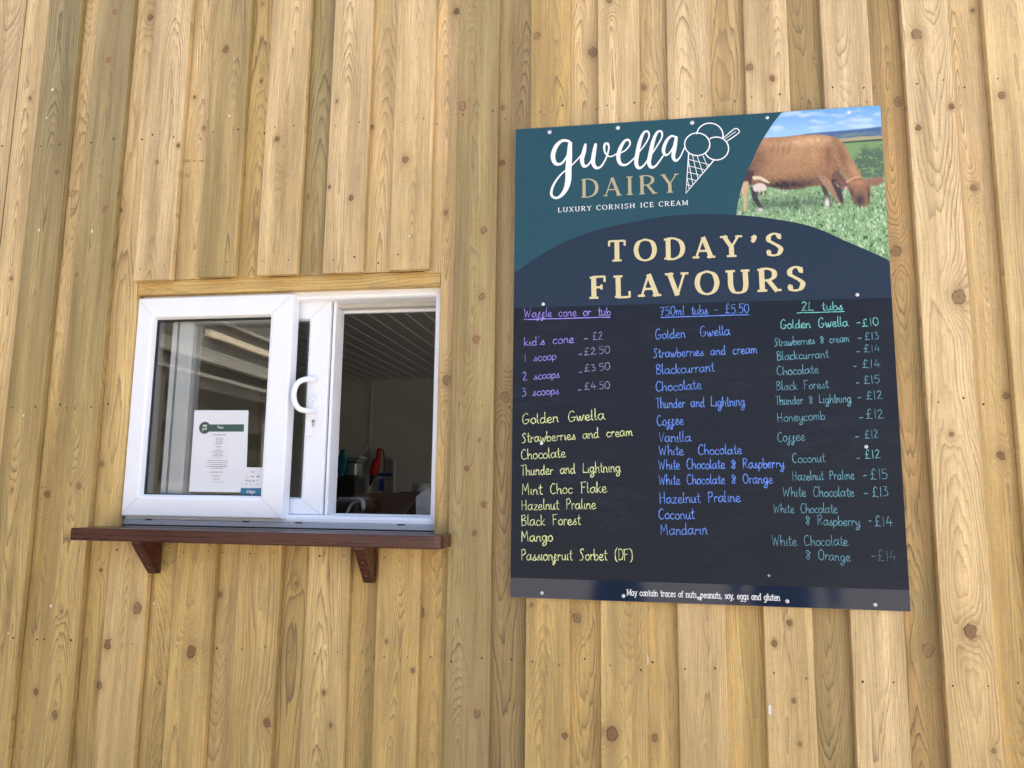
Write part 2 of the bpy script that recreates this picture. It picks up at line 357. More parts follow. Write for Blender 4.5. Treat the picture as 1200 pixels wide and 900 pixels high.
# header batten and reveal strips of the hatch
def piece(name, a, b, hue, horiz, parent=wall):
    sd = random.random(); m = MB().box(a, b, .0015)
    o = m.build(name, PINE, parent, origin=((a[0]+b[0])/2, a[1], (a[2]+b[2])/2))
    if horiz:      # grain must run along the piece: lay the mesh upright and turn the object
        for v in o.data.vertices: v.co = Vector((v.co.z, v.co.y, -v.co.x))
        o.rotation_euler = (0, -math.pi/2, 0)
    me = o.data
    ak = me.attributes.new('knot', 'FLOAT_VECTOR', 'CORNER'); at_ = me.attributes.new('tone', 'FLOAT_VECTOR', 'CORNER')
    L = len(me.loops); ak.data.foreach_set('vector', [9., 9., .001]*L); at_.data.foreach_set('vector', [sd, hue, .001]*L)
    return o
piece('header_batten', (OX0+.001, .024, 1.984), (OX1-.001, .075, 2.0235), .55, True)
piece('reveal_strip', (OX0-.016, .0405, OZ0), (OX0-.0005, .12, 2.018), .7, False)
# nails: two rows of heads per fixing rail
NB = MB()
def nail(x, z, y):
    r = random.uniform(.0012, .0023); k = 7
    NB.add([(x+r*math.cos(a*2*math.pi/k), y-.0006, z+r*1.25*math.sin(a*2*math.pi/k)) for a in range(k)]+[(x+r*1.2*math.cos(a*2*math.pi/k), y+.001, z+r*1.4*math.sin(a*2*math.pi/k)) for a in range(k)],
           [tuple(range(k))]+[(a, k+a, k+(a+1) % k, (a+1) % k) for a in range(k)])
for i, (xl, xr) in enumerate(WIDE):
    for zr, sk in ((2.975, 0), (2.452, 0), (2.06, 1), (1.275, 1), (1.66, 2), (1.03, 0), (.45, 0)):
        inside = xr > OX0 and xl < OX1
        if sk == 1 and not inside: continue
        if sk == 2 and inside: continue
        if -.32 < xl and xr < .62 and 1.19 < zr < 2.39: continue
        for fx in (.2, .8): nail(xl+(xr-xl)*fx+random.uniform(-.008, .008), zr+random.uniform(-.008, .008), -.001)
        if i+1 < len(WIDE) and random.random() < .8:
            nx = xr+random.uniform(.004, WIDE[i+1][0]-xr-.004)
            if not (OX0-.01 < nx < OX1+.01 and 1.3 < zr < 2.03): nail(nx, zr+random.uniform(-.01, .01), PB)
NB.build('nail_head', NAIL, wall, kind='stuff')
# pale resin / paint spots and ink stamps
SPOT = plain('dried_resin', (.78, .74, .62), .4, var=.15, scale=200); INK = plain('ink_stamp', (.24, .16, .09), .8)
def blob(name, u, v, rx, rz, mat, y=0., n=11):
    X, Z = at(u, v, y); 
    V = [(X+rx*random.uniform(.55, 1.1)*math.cos(a*2*math.pi/n), y-.0012, Z+rz*random.uniform(.55, 1.1)*math.sin(a*2*math.pi/n)) for a in range(n)]+[(X, y-.0022, Z)]
    obj(name, V, [(a, (a+1) % n, n) for a in range(n)], mat, wall)
for u, v, rx, rz in ((902, 832, .005, .012), (181, 707, .004, .003), (62, 105, .004, .005), (55, 138, .002, .005), (46, 270, .004, .005), (108, 271, .003, .007), (269, 136, .003, .006), (381, 758, .003, .006), (759, 774, .0016, .014), (10, 742, .003, .003), (1158, 357, .002, .006), (60, 710, .004, .004), (28, 487, .003, .004), (480, 277, .003, .003)):
    blob('resin_spot', u, v, rx, rz, SPOT, -.0005)

def stamp(rows):
    m = MB()
    for u0, u1, v in rows:
        a, b = at(u0, v, PB), at(u1, v, PB); m.add([(a[0], PB-.0016, a[1]), (b[0], PB-.0016, b[1]), (b[0], PB-.0016, b[1]+.0022), (a[0], PB-.0016, a[1]+.0022)], [(0, 1, 2, 3)])
    m.build('ink_stamp', INK, wall, kind='stuff')
stamp([(213, 217, 188), (219, 223, 188.3), (213, 222, 190), (227, 230, 189), (234, 239, 189), (218, 222, 205), (218, 222, 208), (218, 218.8, 206.5), (221.3, 222, 206.5)])
stamp([(78, 82, 224), (84, 93, 224.4), (77, 84, 227), (86, 92, 227.3), (80, 88, 230), (76, 79, 241), (83, 90, 245)])
# ------------------------------------------------------------------ kiosk shell and room behind the hatch
LIN = plain('white_wall_panel', (.60, .60, .57), .45, var=.05, scale=2); CEIL = plain('ceiling_panel', (.50, .52, .52), .4, var=.08, scale=3); LINE = plain('white_joint_strip', (.93, .93, .92), .4)  # dark reflections and caught light are put into panel and strip colours
FLOORM = plain('grey_vinyl', (.2, .2, .2), .5)
RX0, RX1, RY0, RY1, RZ0, RZ1 = -3.4, 1.45, .16, 4.5, .25, 2.40
s = MB()
s.box((-3.5, .045, .0), (OX0-.02, .16, 3.4)); s.box((OX1+.02, .045, .0), (1.6, .16, 3.4))
s.box((OX0-.02, .045, .0), (OX1+.02, .16, OZ0-.004)); s.box((OX0-.02, .0765, 2.022), (OX1+.02, .16, 3.4))
tag(s.build('inner_wall', LIN), kind='structure')
tag(MB().box((RX0, RY1, RZ0), (RX1, RY1+.1, 3.4)).build('back_wall', LIN), kind='structure')
s = MB().box((RX0-.1, .16, 0), (RX0, RY1+.1, 3.4)); s.box((RX1, .16, 0), (RX1+.1, 1.6, 3.4)); s.box((RX1, 2.6, 0), (RX1+.1, RY1+.1, 3.4)); s.box((RX1, 1.6, 2.3), (RX1+.1, 2.6, 3.4)); tag(s.build('side_wall', LIN), kind='structure')  # unseen doorway gap at the right, added to let light in
tag(MB().box((RX0, .16, .0), (RX1, RY1, RZ0)).build('floor', FLOORM), kind='structure')
ceil = MB().box((RX0, .16, RZ1+.03), (RX1, RY1, 3.3)).build('ceiling', LIN); tag(ceil, kind='structure')
pw = .108; x = RX0; k = 0
pme = None
while x < RX1-.01:
    if pme is None:
        o = MB().box((x+.0022, .162, RZ1), (min(x+pw, RX1)-.0022, RY1-.002, RZ1+.012)).build('ceiling_panel', CEIL, ceil, origin=(x, .16, RZ1)); pme = o.data
    else:
        o = bpy.data.objects.new('ceiling_panel', pme); col.objects.link(o); o.parent = ceil; o.location = (x, .16, RZ1)
    x += pw
st = MB(); x = RX0+pw
while x < RX1: st.box((x-.0030, .162, RZ1-.0016), (x+.0030, RY1-.002, RZ1+.004)); x += pw
st.build('joint_strip', LINE, ceil, kind='stuff')
tag(MB().box((-3.65, -.03, 3.46), (1.7, 5., 3.56), .01).build('roof', plain('grey_sheet_roof', (.25, .26, .27), .5)), kind='structure')
s = MB(); xj = at(435, 470, RY1)[0]; s.box((xj-.012, RY1-.012, RZ0), (xj+.012, RY1-.0005, RZ1-.006)); tag(s.build('wall_joint', LIN), kind='structure')
s = MB().tube([(*[at(452, 491, RY1-.02)[0]], RY1-.02, at(452, 491, RY1-.02)[1]), (at(497, 498, RY1-.02)[0], RY1-.02, at(497, 498, RY1-.02)[1])], .006, 6)  # reflected lamp streak put in as a pale rod
tag(s.build('lamp_glint', plain('pale_glint', (.7, .7, .68), .4)), 'lamp reflection built as a pale rod sloping across the dark back wall inside the hatch', 'glint')

# ------------------------------------------------------------------ hatch window
def frame(rect, prof):
    """closed profile (inset, y) swept round a rectangle with mitred corners"""
    x0, z0, x1, z1 = rect; n = len(prof); V = []
    for cx_, cz_, sx, sz in ((x0, z0, 1, 1), (x1, z0, -1, 1), (x1, z1, -1, -1), (x0, z1, 1, -1)):
        V += [(cx_+sx*t, y, cz_+sz*t) for t, y in prof]
    F = [(c*n+k, c*n+(k+1) % n, ((c+1) % 4)*n+(k+1) % n, ((c+1) % 4)*n+k) for c in range(4) for k in range(n)]
    m = MB(); m.add(V, F); return m
def frame2(rect, inner, y0, y1, bev=.004):
    """frame of unequal members: outer rect, inner rect"""
    (x0, z0, x1, z1), (a0, b0, a1, b1) = rect, inner; V = []
    def ring(d, e, y): return [(x0+(a0-x0)*d+e, y, z0+(b0-z0)*d+e), (x1+(a1-x1)*d-e, y, z0+(b0-z0)*d+e), (x1+(a1-x1)*d-e, y, z1+(b1-z1)*d-e), (x0+(a0-x0)*d+e, y, z1+(b1-z1)*d-e)]
    R = [ring(0, 0, y1), ring(0, 0, y0+bev), ring(0, bev*.35, y0+bev*.3), ring(0, bev, y0), ring(1, -bev*3, y0), ring(1, -bev*1.2, y0+bev*.6), ring(1, 0, y0+bev*3.2), ring(1, 0, y1)]
    V = [p for r in R for p in r]; n = len(R)
    F = [(i*4+k, i*4+(k+1) % 4, ((i+1) % n)*4+(k+1) % 4, ((i+1) % n)*4+k) for i in range(n) for k in range(4)]
    m = MB(); m.add(V, F); return m
def rect_px(tl, tr, br, bl, y):
    p = [at(*q, y) for q in (tl, tr, br, bl)]
    return ((p[0][0]+p[3][0])/2, (p[2][1]+p[3][1])/2, (p[1][0]+p[2][0])/2, (p[0][1]+p[1][1])/2)
YF, Y1, Y2 = .050, .030, .078
win = thing('sliding_hatch_window', 'white plastic sliding serving window with its right half slid open above wooden shelf', 'window', (-.95, .1, OZ0))
fr = rect_px((160, 345), (516.2, 336), (508.3, 612), (138.5, 611), YF)
fi = rect_px((176, 358), (510, 347), (503, 607), (150, 604), YF)
fr = (fr[0], fr[1], OX1+.012, fr[3])
fin = (fr[0]+.03, at(503, 606.5, YF)[1], fi[2], at(510, 347, YF)[1])
frame2(fr, fin, YF, .15, .003).build('outer_frame', UPVC, win)
# back track seen above the open half
MB().box((fin[0], .105, fin[3]-.012), (fin[2], .149, fin[3]-.0005)).build('head_track', plain('upvc_track', (.5, .48, .46), .4), win)
MB().box((fin[0], .135, fin[3]-.020), (fin[2], .149, fin[3]-.0125)).build('track_lip', UPVC, win)
# fixed pane, proud of the frame on the left
s1 = rect_px((162, 347.5), (343.5, 346), (330.5, 607), (142, 605.5), Y1); g1 = rect_px((184, 375), (317.5, 371), (306.5, 580.5), (167.5, 580), Y1+.012)
sash = frame2(s1, g1, Y1, YF+.02, .004).build('fixed_sash', UPVC, win)
def pane(rect, y, parent, th=.0):
    return obj('glass_pane', [(rect[0], y, rect[1]), (rect[2], y, rect[1]), (rect[2], y, rect[3]), (rect[0], y, rect[3])], [(0, 1, 2, 3)], GLASS, parent)
pane((g1[0]-.003, g1[1]-.003, g1[2]+.003, g1[3]+.003), Y1+.022, sash)
frame2((g1[0]-.001, g1[1]-.001, g1[2]+.001, g1[3]+.001), (g1[0]+.004, g1[1]+.003, g1[2]-.001, g1[3]-.006), Y1+.0155, Y1+.021, .0005).build('gasket', GASKET, sash)
# sliding sash, pushed left behind the fixed one
s2 = (at(210.5, 380, Y2)[0], at(352, 603, Y2)[1], (at(388, 352, Y2)[0]+at(377, 606, Y2)[0])/2, at(370, 351.5, Y2)[1])
g2 = (at(229, 380, Y2)[0], at(345, 583, Y2+.01)[1], (at(363.5, 376, Y2+.01)[0]+at(352.5, 582, Y2+.01)[0])/2, at(357, 376, Y2+.01)[1])
sl_ = frame2(s2, g2, Y2, .118, .004).build('sliding_sash', UPVC, win)
pane((g2[0]-.002, g2[1]-.002, g2[2]+.002, g2[3]+.002), Y2+.022, sl_)
xs = s2[2]
MB().box((xs+.0035, .088, s2[1]), (xs+.012, .148, s2[3]), .001).build('interlock', UPVC, win)
MB().box((xs+.0002, .095, s2[1]), (xs+.0034, .14, s2[3])).build('weather_seal', GASKET, win)
ix0 = at(200.5, 380, Y2)[0]; ix1 = at(206, 380, Y2)[0]; MB().box((ix0, Y2+.01, s2[1]), (ix1, .145, s2[3])).build('interlock', UPVC, win)
# blocks closing the jamb beside the sliding sash
MB().box((fin[0], .121, fin[1]-.004), (fin[2], .149, fin[1]+.003)).build('sill_track', UPVC, win)
# handle
hp = [at(u, v, Y2) for u, v in ((369, 445), (357, 444), (347, 450), (343, 463), (345, 474), (352, 480), (360, 482), (368, 482))]
hy = [Y2-.003, Y2-.030, Y2-.044, Y2-.050, Y2-.048, Y2-.042, Y2-.028, Y2-.003]
def at3(u, v, y): a, b = at(u, v, y); return (a, y, b)
HPX = ((370.5, 445), (358, 444.5), (349, 449), (344.5, 459), (345, 470), (350, 478.5), (359, 481.5), (369, 482))
def smooth(pts, n=6, closed=False):
    P = [np.array(p, float) for p in pts]
    if len(P) < 3: return P
    out = []; N = len(P)
    for i in range(N if closed else N-1):
        a = P[(i-1) % N] if closed or i else P[0]*2-P[1]; b = P[i]; c = P[(i+1) % N]; d = P[(i+2) % N] if closed or i+2 < N else P[-1]*2-P[-2]
        for k in range(n):
            t = k/n; out.append(.5*((2*b)+(-a+c)*t+(2*a-5*b+4*c-d)*t*t+(-a+3*b-3*c+d)*t**3))
    out.append(P[0] if closed else P[-1]); return out
hpts = smooth([at3(u, v, y) for (u, v), y in zip(HPX, hy)], 5)
MB().tube([tuple(p) for p in hpts], .0075, 12).build('pull_handle', UPVC, sl_, smooth=True)
bp0 = at(362, 440, Y2); bp1 = at(372.5, 512, Y2)
MB().box((bp0[0]-.001, Y2-.006, bp1[1]), (bp0[0]+.024, Y2+.001, bp0[1]), .004).build('handle_plate', UPVC, sl_)
MB().tube([at3(370, 463.5, Y2-.009), at3(365, 469, Y2-.014), at3(360.5, 474.5, Y2-.016)], [.0045, .0042, .0035], 10).build('thumb_lever', UPVC, sl_, smooth=True)
kc = at(367, 493.5, Y2-.0065); m = MB().tube([(kc[0], Y2-.0078, kc[1]), (kc[0], Y2-.004, kc[1])], .0048, 16); m.box((kc[0]-.0024, Y2-.0076, kc[1]-.015), (kc[0]+.0024, Y2-.004, kc[1]-.002), .0008)
m.build('lock_cylinder', STEEL, sl_)
MB().box((kc[0]-.0008, Y2-.0083, kc[1]-.0028), (kc[0]+.0008, Y2-.007, kc[1]+.0028)).build('key_slot', GASKET, sl_)
def mitre(rect, inner, y, parent, corners=(0, 1, 2, 3)):
    m = MB(); C4 = lambda r: ((r[0], r[1]), (r[2], r[1]), (r[2], r[3]), (r[0], r[3]))
    for k in corners:
        a, b = C4(rect)[k], C4(inner)[k]; d = np.array(b)-np.array(a); L = np.hypot(*d); nn = np.array([-d[1], d[0]])/L*.00045; a = np.array(a)+d*.04; b = np.array(a)+d*.84
        m.add([(a[0]+nn[0], y, a[1]+nn[1]), (a[0]-nn[0], y, a[1]-nn[1]), (b[0]-nn[0], y, b[1]-nn[1]), (b[0]+nn[0], y, b[1]+nn[1])], [(0, 1, 2, 3)])
    m.build('mitre_joint', MITRE, parent, kind='stuff')
MITRE = plain('mitre_line', (.45, .46, .48), .6)
mitre(s1, g1, Y1-.0003, sash); mitre(s2, g2, Y2-.0003, sl_, (1, 2)); mitre(fr, fin, YF-.0003, win, (1, 2))
# grey outer sill with drainage slots
sz0, sz1 = OZ0, fr[1]-.0004
MB().box((fr[0], .046, sz0), (fr[2], .15, sz1), .001).build('grey_sill', GREYSILL, win)
m = MB()
for u in (174, 288, 350, 470):
    X = at(u, 615, .046)[0]; m.box((X-.010, .0452, sz0+.012), (X+.010, .047, sz0+.0155))
m.build('drain_slot', GASKET, win, kind='stuff')

# ------------------------------------------------------------------ shelf
sh = thing('serving_shelf', 'dark red stained wooden shelf under the hatch window on two brackets', 'shelf', (-.93, -.05, 1.3))
SD = .10
sl0 = at(82, 634, -SD); sr0 = (at(527.5, 643, -.01)[0], at(515, 643, -SD)[1]); zb = (sl0[1]+sr0[1])/2; zt = zb+.0315
xl, xr = sl0[0], sr0[0]
outl = [(xl, .0), (xl, -SD)]+[(xr-.03+.03*math.sin(a), -SD+.03-.03*math.cos(a)) for a in [k*math.pi/2/8 for k in range(9)]]+[(xr, .0)]
def prism(outl, z0, z1, b=.003):
    n = len(outl); c = np.mean(outl, axis=0); V = []
    def inset(e): return [((p[0]-c[0])*(1-e/abs(c[0]-xl))+c[0], (p[1]-c[1])*(1-e/(SD/2))+c[1]) for p in outl]
    R = [(inset(b), z0), (outl, z0+b), (outl, z1-b), (inset(b*.4), z1-b*.3), (inset(b), z1)]
    for pl, z in R: V += [(p[0], p[1], z) for p in pl]
    F = [(i*n+k, i*n+(k+1) % n, (i+1)*n+(k+1) % n, (i+1)*n+k) for i in range(len(R)-1) for k in range(n)]
    return V, F+[tuple(range(n))[::-1], tuple(range((len(R)-1)*n, len(R)*n))]
BRASS = plain('dull_brass', (.30, .16, .09), .45, metal=.7)
V, F = prism(outl, zb, zt); obj('shelf_board', V, F, RED, sh, origin=((xl+xr)/2, 0, zb))
MB().box((fr[0]-.002, -.001, zb+.004), (fr[2]+.004, .052, zt-.0015)).build('shelf_back', RED, sh, origin=((xl+xr)/2, 0, zb))
for (ur, v1) in ((189, 672), (440.5, 683)):
    X1 = at(ur, v1-10, 0)[0]; X0 = X1-.026; zlow = at(ur-5, v1, -.012)[1]; d = .094
    V = []
    for X in (X0, X1): V += [(X, -.0005, zb-.0005), (X, -d, zb-.0005), (X, -d, zb-.006), (X, -.016, zlow), (X, -.0005, zlow)]
    F = [(0, 1, 2, 3, 4)[::-1], (5, 6, 7, 8, 9), (0, 5, 6, 1)[::-1], (1, 6, 7, 2)[::-1], (2, 7, 8, 3)[::-1], (3, 8, 9, 4)[::-1], (4, 9, 5, 0)[::-1]]
    br = obj('bracket', V, F, RED, sh, origin=((X0+X1)/2, 0, zb))
    for t in (.38, .78):
        m = MB()
        yy = -d+(d-.016)*t; zz = zb-.006+(zlow-zb+.006)*t; nx = Vector((0, -(zb-zlow), -(d-.016))).normalized()
        c = Vector(((X0+X1)/2, yy, zz)); m.tube([tuple(c-nx*.001), tuple(c+nx*.0015)], [.0030, .0026], 12)
        m.build('screw_head', BRASS, br)

# ------------------------------------------------------------------ lettering engine: drawn strokes with width
def ribbon(mb, pts, wid, y, up=1., rnd=True):
    """flat ribbon along (x, z) pts; wid = number, list or f(direction)"""
    P = [np.array(p[:2], float) for p in pts]; Q = [P[0]]; idx = [0]
    for i, p in enumerate(P[1:], 1):
        if np.hypot(*(p-Q[-1])) > 1e-5: Q.append(p); idx.append(i)
    if len(Q) < 2: return
    n = len(Q); V = []; T = []
    for i in range(n):
        t = Q[min(i+1, n-1)]-Q[max(i-1, 0)]; t = t/(np.hypot(*t)+1e-12); T.append(t)
    for i in range(n):
        a = wid(T[i]) if callable(wid) else (wid[idx[i]] if isinstance(wid, (list, tuple)) else wid)
        nn = np.array([-T[i][1], T[i][0]]); 
        if 0 < i < n-1:
            e = Q[i]-Q[i-1]; e = e/np.hypot(*e); c = abs(np.dot(nn, np.array([-e[1], e[0]]))); a = a/max(c, .75)
        T[i] = (T[i], nn, a/2)
    for i in range(n):
        t, nn, h = T[i]; yy = y-i*1.5e-6
        V += [(*(Q[i]+nn*h),), (*(Q[i]-nn*h),)]; V[-2] = (V[-2][0], yy, V[-2][1]); V[-1] = (V[-1][0], yy, V[-1][1])
    F = [(2*i, 2*i+1, 2*i+3, 2*i+2) for i in range(n-1)]
    if rnd:
        for i, sg in ((0, -1), (n-1, 1)):
            t, nn, h = T[i]; b = len(V); yy = y-i*1.5e-6
            arc = [Q[i]+nn*h*math.cos(a)+t*sg*h*math.sin(a) for a in (math.pi*.25, math.pi*.5, math.pi*.75)]
            V += [(q[0], yy, q[1]) for q in arc]; f = (2*i, b, b+1, b+2, 2*i+1); F.append(f if sg < 0 else f[::-1])
    mb.add(V, F)

HAND = {  # x-height 1, capitals 2, descenders -1;  advance | strokes
'a': "1.04|.74,.9 .42,1 .1,.72 .06,.3 .3,.02 .56,.2 .74,.7;.78,1.04 .75,.3 1.0,.04", 'b': ".9|.1,2 .08,1 .1,.02;.1,.4 .42,.95 .75,.65 .62,.1 .3,0 .1,.15",
'c': ".82|.7,.8 .4,1 .1,.65 .1,.25 .38,0 .72,.18", 'd': "1.0|.7,.8 .4,.95 .1,.65 .1,.2 .38,0 .7,.35;.74,1.95 .7,1 .7,.3 .88,.02",
'e': ".86|.1,.42 .55,.55 .6,.88 .35,1 .08,.6 .12,.2 .42,0 .8,.2", 'f': ".75|.55,.85 .38,1.02 .27,.6 .26,-.6 .08,-1.35 -.12,-1.0 .12,-.3 .66,.12;.02,.45 .5,.5",
'g': ".98|.7,.85 .4,1 .1,.7 .12,.28 .4,.1 .68,.45 .74,.95 .72,-.5 .45,-1.4 .08,-1.1 .35,-.4 .92,.1", 'h': ".92|.12,2 .08,1 .1,0;.1,.5 .42,.98 .66,.75 .66,.2 .8,0",
'i': ".42|.14,1 .12,.2 .3,.02", 'k': ".82|.1,2 .08,1 .1,0;.62,1.05 .12,.45;.2,.52 .45,.2 .72,.02", 'l': ".46|.16,2 .12,1 .13,.22 .34,.02",
'm': "1.3|.08,1 .1,0;.1,.6 .35,1 .52,.7 .5,0;.5,.6 .8,1 .98,.7 .96,.2 1.15,.02", 'n': ".92|.08,1 .1,0;.1,.6 .42,1 .64,.75 .64,.2 .82,.02",
'o': ".86|.42,1 .1,.75 .08,.25 .38,0 .7,.25 .7,.75 .42,1 .6,.98", 'p': ".92|.12,1 .08,0 .1,-1;.1,.55 .42,1 .75,.7 .62,.15 .32,0 .1,.2",
'r': ".7|.1,1 .1,0;.1,.55 .34,.95 .6,.85", 's': ".76|-.05,.08 .25,.5 .5,1;.5,1 .34,.72 .62,.35 .48,.02 .14,.1",
't': ".62|.3,1.75 .24,.8 .3,.1 .58,.08;.0,1.12 .58,1.2", 'u': ".92|.1,1 .08,.35 .3,.02 .58,.3 .66,1;.66,.95 .64,.25 .84,.02",
'v': ".8|.05,1 .32,.02 .7,1", 'w': "1.15|.05,1 .18,.1 .32,.1 .5,.8 .6,.1 .76,.1 .95,.95 1.08,.92", 'x': ".8|.05,1 .65,0;.65,1 .05,0",
'y': ".95|.1,1 .14,.35 .4,.2 .66,.6 .72,1;.72,1 .70,-.5 .42,-1.4 .08,-1.1 .4,-.35 .9,.1", 'z': ".82|.08,.95 .66,.98;.66,.98 .08,.04;.08,.04 .72,.06",
'B': "1.0|.1,1.9 .1,0;.1,1.85 .55,1.95 .7,1.5 .15,1.02;.15,1.02 .75,.85 .7,.2 .1,.0", 'C': "1.05|.85,1.75 .5,1.98 .15,1.4 .1,.6 .38,.02 .95,.25",
'D': "1.0|.12,1.9 .12,.05;.05,1.85 .65,1.75 .85,.95 .6,.15 .08,.05", 'F': ".95|.12,1.9 .1,0;.0,1.85 .8,1.95;.1,1.0 .6,1.05", 'G': "1.2|.9,1.7 .62,1.98 .2,1.5 .1,.6 .35,.02 .85,.25 .95,.75;.5,.75 1.1,.8",
'H': "1.15|.1,1.9 .1,0;.85,1.95 .82,0;.1,.95 .85,1.0", 'K': "1.0|.1,1.9 .1,0;.8,1.6 .12,.8;.25,.92 .85,.02", 'L': "1.0|.25,1.9 .12,.1;.12,.1 .5,.14 .9,.05",
'M': "1.35|.08,0 .16,1.9;.16,1.9 .55,.7;.55,.7 .98,1.95;.98,1.95 1.08,0", 'O': "1.2|.55,1.95 .15,1.5 .1,.5 .5,.02 .95,.5 .95,1.5 .55,1.95 .4,1.8", 'P': ".95|.12,1.9 .1,0;.05,1.8 .55,1.95 .75,1.4 .5,1.0 .12,.95",
'R': "1.1|.12,1.9 .1,0;.05,1.8 .6,1.95 .78,1.5 .5,1.05 .12,.95;.3,.98 .9,.02", 'S': ".95|.8,1.7 .55,1.98 .22,1.6 .42,1.1 .62,.6 .45,.08 .0,.02", 'T': ".9|.0,1.82 .95,1.95;.45,1.88 .38,0",
'V': "1.0|.08,1.9 .4,.02;.4,.02 .9,1.9", 'W': "1.5|.05,1.9 .28,.05;.28,.05 .6,1.4;.6,1.4 .88,.05;.88,.05 1.25,1.9", '£': "1.15|.85,1.6 .6,1.95 .35,1.5 .38,.5 .15,.02;.05,.08 .5,.1 .95,.02;.08,.9 .7,.95",
'0': "1.05|.5,1.95 .15,1.5 .12,.5 .48,.02 .85,.5 .85,1.5 .5,1.95", '1': ".55|.25,1.9 .22,0", '2': "1.0|.12,1.55 .45,1.95 .72,1.5 .4,.7 .08,.06;.08,.06 .9,.1", '3': ".95|.12,1.85 .7,1.85;.7,1.85 .38,1.15;.38,1.15 .75,.9 .7,.2 .1,.05",
'4': "1.05|.5,1.9 .12,.6;.12,.6 1.0,.68;.7,1.2 .68,0", '5': "1.0|.2,1.85 .15,1.05;.15,1.05 .6,1.15 .8,.6 .55,.05 .1,.1;.2,1.85 .85,1.9", '7': "1.0|.05,1.85 .85,1.9;.85,1.9 .3,0;.2,.95 .7,1.0",
'-': ".75|.08,.72 .62,.74", '.': ".45|.15,.06 .2,.04", ',': ".4|.2,.1 .1,-.3", "'": ".35|.2,1.9 .14,1.5", '(': ".6|.5,2.2 .15,1.5 .12,.3 .45,-.6", ')': ".6|.08,2.2 .42,1.5 .42,.3 .1,-.6",
'&': ".95|.78,.9 .4,1.6 .12,1.25 .6,.5 .42,.02 .1,.3 .55,.9;.55,.9 .8,1.2"}
PRINT = {'a': ".92|.7,1 .7,0;.7,.8 .4,1 .12,.7 .12,.28 .4,0 .7,.2", 'f': ".6|.58,1.95 .36,1.9 .26,1.5 .26,0;.05,1 .52,1", 'g': ".92|.7,1 .7,-.4 .5,-.95 .15,-.85;.7,.8 .4,1 .12,.7 .12,.28 .4,0 .7,.2",
'i': ".42|.2,1 .2,0;.2,1.6 .2,1.72", 'l': ".42|.2,2 .2,0", 't': ".6|.26,1.7 .26,.3 .36,.02 .54,.05;.05,1 .52,1", 's': ".72|.58,.85 .34,1 .14,.78 .34,.54 .58,.3 .36,0 .1,.15", 'e': ".86|.12,.52 .7,.55 .62,.9 .38,1 .12,.6 .18,.15 .42,0 .7,.15",
'm': "1.4|.12,1 .12,0;.12,.6 .4,1 .62,.75 .64,0;.64,.6 .92,1 1.14,.75 1.16,0", 'n': ".95|.12,1 .12,0;.12,.6 .42,1 .7,.75 .72,0", 'u': ".95|.12,1 .12,.3 .36,0 .7,.35;.72,1 .72,0", 'd': ".95|.72,2 .72,0;.7,.8 .4,1 .12,.7 .12,.28 .4,0 .7,.2",
'r': ".68|.14,1 .14,0;.14,.6 .36,.95 .6,.95", 'y': ".88|.08,1 .42,.05;.78,1 .3,-.8;.3,-.8 .08,-.8", 'x': ".8|.05,1 .65,0;.65,1 .05,0", 'M': "1.35|.15,0 .15,1.9;.15,1.9 .66,.3;.66,.3 1.18,1.9;1.18,1.9 1.18,0"}
GL = {}; GLP = {}
for ch, d in PRINT.items():
    adv, st = d.split('|'); GLP[ch] = (float(adv), [[tuple(map(float, p.split(','))) for p in q.split()] for q in st.split(';')])
for ch, d in HAND.items():
    adv, st = d.split('|'); GL[ch] = (float(adv), [[tuple(map(float, p.split(','))) for p in q.split()] for q in st.split(';')])
def text_width(t, sp=1.0, G=None): return sum(((G or {}).get(c, GL[c])[0] if c != ' ' else .75*sp) for c in t)
def jit(r): return random.uniform(-r, r)
def write(mb, t, p0, p1, xh, wid, y, asc=1.0, slab=0., wobble=.05, spc=1.6, dots=False):
    """p0, p1: start and end of the baseline (x, z) on the board"""
    p0 = np.array(p0); p1 = np.array(p1); G = GLP if slab else {}; W = text_width(t, spc, G)
    ex = (p1-p0)/W; L = np.hypot(*ex); up = np.array([-ex[1], ex[0]])/L*xh; cx = 0.; k = 0
    for ch in t:
        if ch == ' ': cx += .75*spc; continue
        adv, strokes = G.get(ch, GL[ch]); a, b = jit(wobble), jit(wobble); sc = 1+jit(wobble*1.2); sl = jit(wobble)
        for s_ in strokes:
            q = []
            for x_, z_ in (smooth(s_, 6) if len(s_) > 2 else s_):
                z_ = z_*sc+b*.8
                if z_ > 1: z_ = 1+(z_-1)*asc
                if z_ < 0: z_ *= (.55 if asc < 1 else .9)
                q.append(p0+ex*(cx+x_+a*.5+sl*z_*.3)+up*z_)
            if slab: ww = wid
            else:
                p0_ = random.uniform(0, 6); pw_ = random.uniform(.85, 1.1); nq = len(q)
                ww = [wid*pw_*(.90+.24*math.sin(p0_+i_*.9)+.10*math.sin(p0_*3+i_*2.3))*min(1, .72+.28*min(i_, nq-1-i_)) for i_ in range(nq)]
            ribbon(mb, q, ww, y-(k % 7)*4e-5); k += 1
            if slab:
                for e0, e1 in ((q[0], q[1]), (q[-1], q[-2])):
                    dd = e0-e1; dd = dd/(np.hypot(*dd)+1e-9)
                    if abs(dd[1]) > .9 and ch not in ",.'":
                        ribbon(mb, [e0-ex/L*slab, e0+ex/L*slab], wid*.6, y-(k % 7)*4e-5, rnd=False); k += 1
        cx += adv

